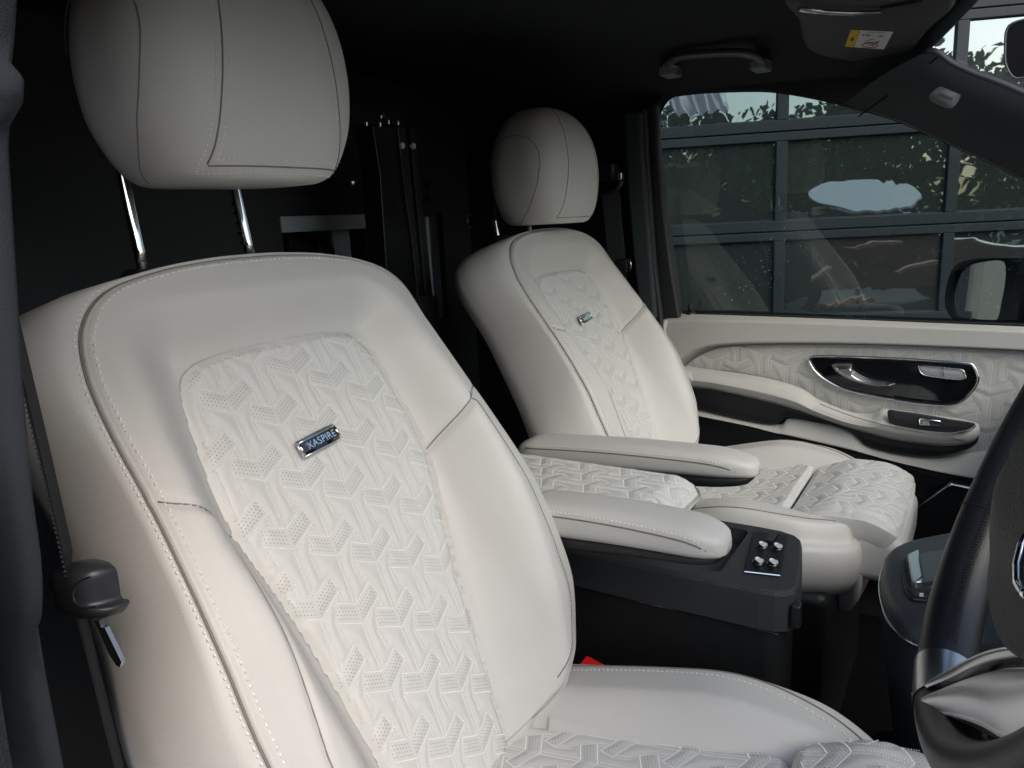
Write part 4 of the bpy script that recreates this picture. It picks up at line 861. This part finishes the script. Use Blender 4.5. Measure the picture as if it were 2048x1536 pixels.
# ------------------------------------------------------------------ NEAR B-PILLAR (left foreground)
pe=[aY(x,y,.17) for x,y in [(28,-40),(22,60),(16,120),(42,150),(40,195),(12,245),(10,290),(20,450),(32,640),(42,800),(60,1000),(78,1130),(82,1200),(80,1245),(70,1262),(90,1380),(125,1560),(150,1700)]]
pe=np.array(pe); V=[];F=[]
for p in pe:
    V+=[(p[0],.17,p[2]),(p[0]-.010,.164,p[2]),(p[0]-.035,.160,p[2]),(p[0]-.30,.150,p[2]),(p[0]-.30,.20,p[2]),(p[0]-.01,.176,p[2])]
n=len(pe)
for i in range(n-1):
    for k in range(6): a=i*6+k;b=i*6+(k+1)%6; F.append((a,b,b+6,a+6))
vp(MB().add(V,F),'near_pillar_trim',M_weave,smooth=True)
fr_=[aY(x,y,.14) for x,y in [(-30,900),(2,1050),(20,1160),(38,1300),(60,1450),(85,1600)]]
V=[];F=[]
for p in fr_: V+=[(p[0],.13,p[2]),(p[0]-.01,.10,p[2]),(p[0]-.3,.08,p[2]),(p[0]-.3,.15,p[2])]
for i in range(len(fr_)-1):
    for k in range(4): a=i*4+k;b=i*4+(k+1)%4; F.append((a,b,b+4,a+4))
vp(MB().add(V,F),'lower_pillar_trim',M_gry,smooth=True)
vp(MB().box((-1.9,.02,.45),(-.60,.10,1.95)),'near_side_wall',M_cloth)
# ------------------------------------------------------------------ DASHBOARD, SELECTOR CONSOLE
DB=(.2,1.0,.45)
dash=thing('dashboard',DB,'dark dashboard with the touchpad console edged in silver at the lower right','dashboard')
def dbx(mb,name,m,par=dash,**k): return mb.build(name,m,par,off=DB,**k)
dbx(slab([(.17,.15),(.60,.15),(.60,1.86),(.13,1.86),(.12,1.3),(.13,1.15),(.17,1.1)],.95,1.19),'dash_body',M_blk,bevel=.04,seg=5)
hood=[aY(x,y,.92) for x,y in [(2048,690),(2026,730),(2014,780),(2022,830),(2048,880)]]
dbx(slab([(.10,.78),(.40,.78),(.40,1.0),(.12,1.0)],1.10,1.30),'centre_stack',M_blk,bevel=.03,seg=4)
# selector console: rounded wedge
def zout(pxs,z): return [aZ(x,y,z)[:2] for x,y in pxs]
so2=zout([(1762,1165),(1763,1130),(1772,1108),(1790,1096),(1830,1083),(1945,1062),(2100,1040),(2300,1120),(2320,1330),(2100,1300),(2027,1291),(1940,1278),(1853,1267),(1810,1249),(1778,1215)],1.06)
sc_=catmull(np.array(so2),120,True); c=sc_.mean(0); V=[]
for k,z in ((0,1.072),(.6,1.072),(.86,1.071),(.95,1.067),(.99,1.058),(1.0,1.040),(.985,1.032),(.98,1.0),(.93,.90),(.85,.75)): q=c+(sc_-c)*k; V.append(np.stack([q[:,0]+(.05*(1.0-z)*(z<1)),q[:,1],np.full(120,z)],1))
dbx(MB().add(np.vstack(V),ringfaces(len(V),120)),'selector_console',mat('console_grey',(.035,.042,.048),.45,bump=(500,.2,'v')),smooth=True)
i_=np.where((sc_[:,0]<.16)&(sc_[:,1]<1.135))[0]; g_=np.where(np.diff(i_)>1)[0]; i_=np.r_[i_[g_[0]+1:],i_[:g_[0]+1]] if len(g_) else i_
tr=np.array([[*(c+(sc_[i]-c)*1.004),1.043] for i in i_]); tr=tr if tr[0][1]>tr[-1][1] else tr[::-1]; nt_=len(tr)
dbx(MB().tube(tr,[.0013+.0020*min(1,max(0,(i/nt_-.35)/.15)) for i in range(nt_)],8),'silver_trim',M_sat,smooth=True)
def zp(pxs,z,h,name,m,par=dash,bev=.002): P=[tuple(p) for p in zout(pxs,z)]; return dbx(slab(P[::-1],z-.004,z+h),name,m,par=par,bevel=bev)
rec=zp([(1799,1135),(1802,1122),(1812,1116),(2000,1085),(2060,1200),(1850,1203),(1825,1200),(1810,1185)],1.0735,.002,'key_surround',M_blk)
zp([(1804,1135),(1808,1122),(1818,1118),(2000,1090),(2050,1197),(1850,1199),(1828,1195),(1814,1182)],1.0740,.004,'key_row',M_gry)
zp([(1814,1124),(1837,1113),(1846,1170),(1828,1181),(1822,1175)],1.078,.012,'touchpad_side',M_sat)
zp([(1828,1181),(1846,1169),(1900,1164),(1960,1158),(1955,1180),(1890,1182)],1.078,.012,'touchpad_edge',M_sat)
zp([(1837,1113),(1860,1107),(2000,1092),(2040,1160),(1900,1163),(1846,1169)],1.090,.004,'touchpad',mat('touchpad_grey',(.05,.06,.065),.35))
for x,y in ((1843,1189),(1880,1189),(1995,1187)): p=zout([(x-4,y-3),(x+4,y-3),(x+4,y+3),(x-4,y+3)],1.079); dbx(slab([tuple(q) for q in p][::-1],1.078,1.0792),'key_mark',M_wht)
# speaker cover in the footwell
spk=[aY(x,y,1.77) for x,y in ((1815,1030),(1896,972),(1904,969),(1990,988),(2060,1003))]; spo=MB().tube(catmull(np.array(spk),50),[.001+.005*min(1,i/16) for i in range(50)],8,flat=.6); dbx(spo,'speaker_trim',M_sat,smooth=True)
sl_=[aY(x,y,1.775) for x,y in ((1815,1030),(1900,970),(2060,1003),(2060,1200),(1830,1200))]; dbx(MB().add([tuple(p) for p in sl_]+[tuple(p+[0,.05,0]) for p in sl_],[(0,1,2,3,4),(0,5,6,1),(1,6,7,2)]),'speaker_cover',M_blk)
dbx(MB().box((-.20,1.12,.47),(.5,1.86,.56)),'footwell_mat',M_carp)
# seat adjuster / gear tunnel parts low between the seats
dbx(MB().box((-.10,.88,.47),(.3,1.10,.80)),'tunnel_cover',M_carp,bevel=.03)
# ------------------------------------------------------------------ STEERING WHEEL
tau,ywv,Rw=1.201,.086,.180; Wc=np.array([.063,.52,1.390]); ax=np.array([math.cos(tau)*math.cos(ywv),math.cos(tau)*math.sin(ywv),math.sin(tau)])
wh=thing('steering_wheel',tuple(Wc),'black leather steering wheel with a satin silver spoke at the lower right corner','steering wheel')
yh=np.array([-math.sin(ywv),math.cos(ywv),0.]); nwv=np.cross(yh,ax); nwv= nwv if nwv[0]<0 else -nwv     # points at the driver
def rimp(q,r=Rw,d=0.): return yh*math.sin(q)*r-ax*math.cos(q)*r+nwv*d
qs=np.linspace(0,2*math.pi,181)
rim=MB(); Vr=[];m_=28
for q in qs[:-1]:
    c=rimp(q); rad=c/np.linalg.norm(c)
    for k in range(m_):
        a=2*math.pi*k/m_; Vr.append(c+rad*math.cos(a)*.0172+nwv*math.sin(a)*.0195)
Fr=[(i*m_+k,i*m_+(k+1)%m_,((i+1)%180)*m_+(k+1)%m_,((i+1)%180)*m_+k) for i in range(180) for k in range(m_)]
rim.add(Vr,Fr).build('rim',M_bleather,wh,smooth=True)
# lacing on the inner side of the rim
SV=[];SF=[]
for q in np.linspace(.30,2.6,150):
    for ph in (0,1):
        c=rimp(q); rad=c/np.linalg.norm(c); tt=np.cross(nwv,rad); a0=math.radians(165)
        pA=c+rad*math.cos(a0-.20)*.0176+nwv*math.sin(a0-.20)*.0199; pB=c+rad*math.cos(a0+.20)*.0176+nwv*math.sin(a0+.20)*.0199
        if ph: pA,pB=pA+tt*.003,pB-tt*.0
        else: pA,pB=pA-tt*.0,pB+tt*.003
        k=len(SV); sd=tt*.0006; up_=-rad*.0008; SV+=[pA-sd,pA+sd,pB+sd,pB-sd,(pA+pB)/2+up_]; SF+=[(k,k+1,k+4),(k+1,k+2,k+4),(k+2,k+3,k+4),(k+3,k,k+4)]
mesh('lacing',SV,SF,M_bthr,wh,False)
for q in (1.02,):
    for dd in (0,.10):
        pass
    ring=[rimp(q)+ (rimp(q)/Rw)*math.cos(a)*.0175+nwv*math.sin(a)*.0198 for a in np.linspace(0,2*math.pi,25)]; MB().tube(ring,.0007,6,False).build('leather_joint',M_bthr,wh)
# lower spoke: satin shield from rim to hub
def spoke(q0,q1,r0,r1,w0,w1,d0,d1,name,m,par=wh,n=20,mm=9,bul=.006,th=.006,ang=0):
    V=[];F=[]
    for i in range(n+1):
        s=i/n; r=r0+(r1-r0)*s; w=w0+(w1-w0)*ss(s); d=d0+(d1-d0)*s+bul*math.sin(math.pi*s)
        for j in range(mm):
            b=-1+2*j/(mm-1); base=rimp(q0+(q1-q0)*s,r,d+.005*(1-b*b)); sd=np.cross(nwv,rimp(q0+(q1-q0)*s,1.)); V.append(base+sd*w*b)
    for i in range(n):
        for j in range(mm-1): a=i*mm+j; F.append((a,a+1,a+mm+1,a+mm))
    k=len(V); V+= [v-nwv*th for v in V]; F+=[tuple(x+k for x in f[::-1]) for f in F]
    bnd=[j for j in range(mm)]+[i*mm+mm-1 for i in range(1,n+1)]+[n*mm+j for j in range(mm-2,-1,-1)]+[i*mm for i in range(n-1,0,-1)]
    F+=[(bnd[i],bnd[(i+1)%len(bnd)],bnd[(i+1)%len(bnd)]+k,bnd[i]+k) for i in range(len(bnd))]
    return MB().add(V,F).build(name,m,par,smooth=True)
m_r=28
def aW(px,py,d):
    r=_ray(px,py); P0=Wc+nwv*d; return CAM+r*(((P0-CAM)@nwv)/(r@nwv))-Wc
def wpad(pxs,d,puff,edge,name,m,par=wh,n=160,K=22,th=.012,flip=0,ridge=0.):
    o=catmull(np.array([aW(x,y,d) for x,y in pxs]),n,True); a_=o@yh; b_=o@ax; o2=np.stack([a_,b_],1); c=o2.mean(0)
    dd=(o2-c); cov=dd.T@dd; ev,evec=np.linalg.eigh(cov); mj=evec[:,1]; pr=dd@mj; lim=.55*np.abs(pr).max(); med=c+np.clip(pr,-lim,lim)[:,None]*mj
    ks=np.linspace(0,1,K); Rg=rings(o2,med,ks).reshape(-1,2); de=np.repeat(1-ks,n)*np.tile(np.linalg.norm(o2-med,axis=1),K)
    h=d+puff*ss(de/edge)**.8
    V=Rg[:,:1]*yh+Rg[:,1:]*ax+h[:,None]*nwv; V=np.vstack([V,V[-n:]-nwv*th]); return mesh(name,V,ringfaces(K+1,n),m,par,weld=True)
def wgrid(top,bot,d,bul,name,m,par=wh,nx=60,ny=14,th=.012,tilt=0.):
    t=catmull(np.array([aW(x,y,d) for x,y in top]),nx); b=catmull(np.array([aW(x,y,d) for x,y in bot]),nx); V=[]
    for i in range(nx):
        for j in range(ny): q=j/(ny-1); V.append(t[i]*(1-q)+b[i]*q+nwv*(bul*math.sin(math.pi*q)*min(1,.45+i/nx*.8)+tilt*(q-.5)))
    k=len(V); F=[(i*ny+j,i*ny+j+1,(i+1)*ny+j+1,(i+1)*ny+j) for i in range(nx-1) for j in range(ny-1)]
    V+=[v-nwv*(th+.6*bul) for v in V]; F+=[tuple(x+k for x in f[::-1]) for f in F]
    bnd=[j for j in range(ny)]+[i*ny+ny-1 for i in range(1,nx)]+[(nx-1)*ny+j for j in range(ny-2,-1,-1)]+[i*ny for i in range(nx-2,0,-1)]
    F+=[(bnd[i],bnd[(i+1)%len(bnd)],bnd[(i+1)%len(bnd)]+k,bnd[i]+k) for i in range(len(bnd))]
    return mesh(name,V,F,m,par)
wgrid([(1838,1388),(1856,1394),(1898,1378),(1947,1355),(2000,1339),(2060,1334),(2160,1330)],[(1838,1402),(1852,1432),(1869,1427),(1903,1432),(1960,1451),(2013,1480),(2060,1486),(2160,1470)],.012,.012,'lower_spoke',mat('brushed_spoke',(.66,.67,.69),.38,metal=1))
wgrid([(1852,1378),(1898,1350),(1947,1325),(1988,1308),(2035,1300),(2120,1290)],[(1852,1398),(1898,1380),(1947,1357),(2000,1341),(2060,1336),(2120,1334)],.010,.001,'spoke_gap',M_blk)
wgrid([(1850,1368),(1898,1338),(1947,1312),(1986,1298),(2033,1290),(2120,1281)],[(1853,1376),(1898,1359),(1947,1335),(1990,1320),(2040,1313),(2120,1307)],.017,.003,'spoke_blade',M_sat)
# satin collar wrapping the rim where the spoke meets it
def q_of(px,py): p=aW(px,py,0); return math.atan2(float(p@yh),-float(p@ax))
qa,qb_=q_of(1885,1350),q_of(1885,1432); Vc=[];nc=16
for i in range(nc+1):
    q=qa+(qb_-qa)*i/nc; c=rimp(q); rad=c/np.linalg.norm(c)
    for k in range(m_r): a=2*math.pi*k/m_r; Vc.append(c+rad*math.cos(a)*.0180+nwv*math.sin(a)*.0203)
MB().add(Vc,[(i*m_r+k,i*m_r+(k+1)%m_r,(i+1)*m_r+(k+1)%m_r,(i+1)*m_r+k) for i in range(nc) for k in range(m_r)]).build('rim_collar',M_sat,wh,smooth=True)
hub=wpad([(1990,1075),(1977,1130),(1974,1180),(1982,1232),(1998,1275),(2030,1310),(2090,1330),(2200,1320),(2330,1180),(2380,950),(2350,800),(2250,740),(2120,800),(2040,930)],.026,.018,.05,'hub',M_drk,th=.07)
MB().tube(np.array([aW(x,y,.047) for x,y in ((2056,1070),(2044,1090),(2035,1130),(2036,1165),(2046,1185),(2060,1192))]),.0022,8).build('hub_ring',M_chr,hub,smooth=True)
MB().tube(np.array([aW(x,y,.036) for x,y in ((2060,952),(2045,958),(2038,968),(2050,1000),(2064,1020))]),.0022,8).build('button_trim',M_sat,hub,smooth=True)
for sg in (-1,1):
    spoke(sg*1.75,sg*1.6,Rw,.06,.018,.028,.004,.02,'side_spoke',M_gloss,bul=.004)
MB().tube([nwv*-.03,nwv*-.25],.035,20).build('steering_column',M_blk,wh,smooth=True)
# ------------------------------------------------------------------ WINDSCREEN + outside
hdr=[aZ(1845,107,1.835)]
ws=[(-.13,1.74,1.845),(.02,1.0,1.885),(-.13+.01,.2,1.86),(.85,.1,1.18),(.95,1.0,1.18),(.85,1.84,1.18)]
vp(MB().add(ws,[(0,1,4,5),(1,2,3,4)]),'windscreen',M_ws)
vp(MB().tube([_hp[0]+[-.01,0,.008],_hp[1]+[-.012,0,.01],_hp[2]+[-.014,0,.01],_hp[3]+[-.014,0,.01],(_hx[0]-.012,.5,1.878),(_hx[0]-.11,.12,1.86)],.014,10),'header_trim',M_pil,smooth=True)
# bonnet in front so light and reflections have the car's nose
grd=MB().add([(-150,-150,0),(150,-150,0),(150,150,0),(-150,150,0)],[(0,1,2,3)]).build('ground',M_ground); tag(grd,kind='structure')
# garage door: sectional, glazed, standing beyond the passenger side
gd=np.array([.921,.389,0]); gn=np.array([.389,-.921,0]); G0=np.array([-.9,4.6,0])
gar=thing('garage_door',tuple(G0),'blue-grey sectional garage door with large glazed panes outside the window','garage door')
def gbox(s0,s1,z0,z1,d0,d1,name,m,bev=.004,par=gar):
    V=[]
    for s in (s0,s1):
        for d in (d0,d1):
            for z in (z0,z1): p=gd*s+gn*d; V.append((p[0],p[1],z))
    F=[(0,1,3,2),(4,6,7,5),(0,2,6,4),(1,5,7,3),(0,4,5,1),(2,3,7,6)]
    return MB().add(V,F).build(name,m,par,bevel=bev)
P_=.547; SP=.899; zj0=1.408; sm0=-.134
zs=[zj0+P_*k for k in (-2,-1,0,1,2,3)]
for k,z in enumerate(zs):
    s0,s1=sm0-3.1*SP,sm0+4.5*SP
    gbox(s0,s1,z+.003,z+.062,0,.03,'rail',M_frame); gbox(s0,s1,z-.050,z-.003,0,.03,'rail',M_frame); gbox(s0,s1,z-.02,z+.02,-.02,-.002,'panel_joint',M_ink,0)
for k,z in enumerate(zs[:-1]):
    for j in range(-3,5): 
        s=sm0+j*SP; gbox(s-.03,s+.03,z+.062,z+P_-.050,0,.028,'mullion',M_frame)
    for j in range(-3,4):
        s=sm0+j*SP; pn=gbox(s+.03,s+SP-.03,z+.062,z+P_-.050,-.012,.004,'pane',M_pane,0)
        bd_=MB(); c=lambda s_,z_:tuple(gd*s_+gn*.008+np.array([0,0,z_]))
        q=[c(s+.033,z+.065),c(s+SP-.033,z+.065),c(s+SP-.033,z+P_-.053),c(s+.033,z+P_-.053)]; bd_.tube(q+[q[0]],.003,6,False).build('glazing_bead',M_frame,pn)
gw=MB(); 
wl=thing('garage_building',tuple(G0),'pale rendered garage building around the glazed door','building')
gbox(-9,sm0-3.1*SP-.02,0,4.6,-.3,.06,'wall',M_wall,0,wl); gbox(sm0+4.5*SP+.02,9,0,4.6,-.3,.06,'wall',M_wall,0,wl); gbox(sm0-3.1*SP-.02,sm0+4.5*SP+.02,zs[-1]+.07,4.6,-.3,.06,'lintel',M_wall,0,wl); gbox(sm0-3.1*SP,sm0+4.5*SP,0,zs[0]-.06,-.1,.03,'bottom_rail',M_frame,0,wl)
# trees across the yard: seen only as reflections in the panes
def tree(x,y,h,w,m,label,n=900):
    t=thing('broadleaf_tree',(x,y,0),label,'tree','trees across the yard')
    r=random.Random(int(x*31+y*7)); MB().tube([(0,0,0),(.05,.02,h*.3),(.0,.0,h*.6),(.05,0,h*.9)],[.22,.17,.10,.03],10).build('trunk',M_bark,t,smooth=True)
    cl=[(r.gauss(0,w*.3),r.gauss(0,w*.3),h*r.uniform(.08,.93),r.uniform(.5,1.0)*w*.30) for _ in range(34)]
    mb=MB()
    for k in range(n):
        cx,cy,cz,cr=r.choice(cl); d=Vector((r.gauss(0,1),r.gauss(0,1),r.gauss(0,1))).normalized()*cr*r.uniform(.6,1.05); p=Vector((cx,cy,cz))+d
        a=Vector((r.gauss(0,1),r.gauss(0,1),r.gauss(0,1))).normalized(); b=a.orthogonal().normalized(); s=r.uniform(.09,.17)
        mb.add([p-a*s,p+b*s*.6,p+a*s,p-b*s*.6],[(0,1,2,3)])
    mb.build('crown',m,t)
rt=random.Random(3)
kinds=['tallest dark tree across the yard, mirrored in the panes','round pale green tree across the yard, mirrored in the panes','low bushy tree across the yard, mirrored in the panes']
for i in range(11):
    s=-16+i*2.9; d=15+rt.uniform(-2,2); p=np.array([0,0])+gd[:2]*s+gn[:2]*d; h=rt.uniform(3.6,5.6)
    tree(p[0],p[1],h,4.0,M_leaf if i%2 else M_leaf2,['leafy','dense','loose','broad','upright','dark','spreading','low','tall','ragged','rounded'][i]+' green tree in the row across the yard, reflected in the garage panes',5200)

def mirrored(px,py,t):
    """place something across the yard so that the pane at that sight line mirrors it, t metres from the pane"""
    d=_ray(px,py); d=d/np.linalg.norm(d); P=CAM+d*(((G0-CAM)@gn)/(d@gn)); r=d-2*(d@gn)*gn; return P+r*t
a,b=mirrored(1345,232,9.),mirrored(1462,222,9.); c_,d_=a+gn*1.7+[0,0,.66],b+gn*1.7+[0,0,.66]
cp_=thing('corrugated_canopy',(float((a[0]+b[0])/2),float((a[1]+b[1])/2),0),'sloping pale pink corrugated roof sheet on posts, mirrored in the top pane','canopy'); CPo=np.array(cp_.location)
V=[];F=[];nx=120
for i in range(nx+1):
    t=i/nx; z=.035*math.sin(t*2*math.pi*5.5)
    for q0,q1,v in ((a,b,0),(c_,d_,1)):
        p=q0*(1-t)+q1*t; V.append(p+(-gn*.36+np.array([0,0,.93]))*z-CPo)
F=[(2*i,2*i+2,2*i+3,2*i+1) for i in range(nx)]
mesh('corrugated_sheet',V,F,M_corr,cp_,False)
for q in (a,b): MB().tube([(q[0]-CPo[0],q[1]-CPo[1],0),(q[0]-CPo[0],q[1]-CPo[1],q[2]-.04)],.04,8).build('post',M_bark,cp_)
# parked dark red car in the yard
cc=mirrored(1735,600,7.6); cc[2]=0; car=thing('parked_car',(float(cc[0]),float(cc[1]),0),'dark red hatchback parked in the yard, mirrored in the lower garage panes','car')
prof=[(-2.0,.35),(-2.02,.62),(-1.9,.82),(-1.2,.95),(-.75,1.02),(-.15,1.42),(.8,1.46),(1.5,1.36),(1.85,.98),(1.98,.8),(2.0,.4)]
V=[];F=[]; 
for y,sc,dz in ((-.86,.97,-.02),(-.80,1,0),(.80,1,0),(.86,.97,-.02)):
    for x,z in prof: V.append((x*sc,y*(1-.16*ss((z-.9)/.5)),z+dz if z>.5 else z))
n=len(prof)
for r in range(3): F+=[(r*n+i,r*n+(i+1)%n,(r+1)*n+(i+1)%n,(r+1)*n+i) for i in range(n)]
F+=[tuple(range(n))[::-1],tuple(3*n+i for i in range(n))]
MB().add(V,F).build('body',M_rcar,car,bevel=.05)
for sg in (-1,1):
    MB().add([(-.62,.77*sg,1.03),(-.10,.70*sg,1.36),(.8,.70*sg,1.39),(1.4,.70*sg,1.30),(1.6,.76*sg,1.03)],[(0,1,2,3,4)]).build('side_window',M_gloss,car)
    MB().tube([(-2.0,.45*sg,.70),(-1.93,.72*sg,.72)],.09,12,flat=.6).build('headlight',M_lamp,car)
    for x in (-1.3,1.25):
        wl_=MB().tube([(x,.70*sg,.31),(x,.87*sg,.31)],.31,28).build('wheel',M_tyre,car); MB().tube([(x,.865*sg,.31),(x,.885*sg,.31)],.19,20).build('rim',M_sat,wl_)
MB().add([(-.80,-.62,1.03),(-.80,.62,1.03),(-.22,.55,1.39),(-.22,-.55,1.39)],[(0,1,2,3)]).build('windscreen',M_gloss,car)
car.rotation_euler[2]=math.radians(200)

oc=mirrored(1728,388,7.); sg=thing('oval_sign',(float(oc[0]),float(oc[1]),0),'pale tilted oval board on a thin post across the yard, mirrored in the middle pane','sign'); SG=np.array(sg.location)  # invented board, tilted to the sky so the pane reflects a pale oval
n=48; V=[];
for w_ in (0,.03):
    for k in range(n): a=2*math.pi*k/n; p=oc+gd*math.cos(a)*.72+(np.array([0,0,.3])+gn*.954)*math.sin(a)*.72+np.array([0,0,-1.])*w_; V.append(p-SG)
MB().add(V,[tuple(range(n)),tuple(range(2*n-1,n-1,-1))]+[(i,(i+1)%n,n+(i+1)%n,n+i) for i in range(n)]).build('oval_board',mat('pale_board',(.86,.84,.80),.6,var=.05),sg)
MB().tube([(0,0,0),(0,0,float(oc[2])-.2)],.03,8).build('post',M_gry,sg)
for i,(x0,y0,x1,y1,t) in enumerate(((1590,578,1660,534,4.6),(1690,498,1800,482,4.4),(1650,612,1740,596,4.4),(1790,545,1870,524,4.5))):  # planks added out of view, reflected as reddish streaks in the lower panes
    a,b=mirrored(x0,y0,t),mirrored(x1,y1,t+.3); c=(a+b)/2; o=obox(a-c,b-c,.05,.018,'timber_plank',M_wood,None,.004); o.location=c
    tag(o,['steeply leaning reddish plank, mirrored left of the middle bar of the lower panes','nearly level reddish plank, mirrored highest in the lower panes','lowest reddish plank, mirrored just above the door top','reddish plank mirrored just left of the door mirror'][i],'plank','timber planks in the yard')
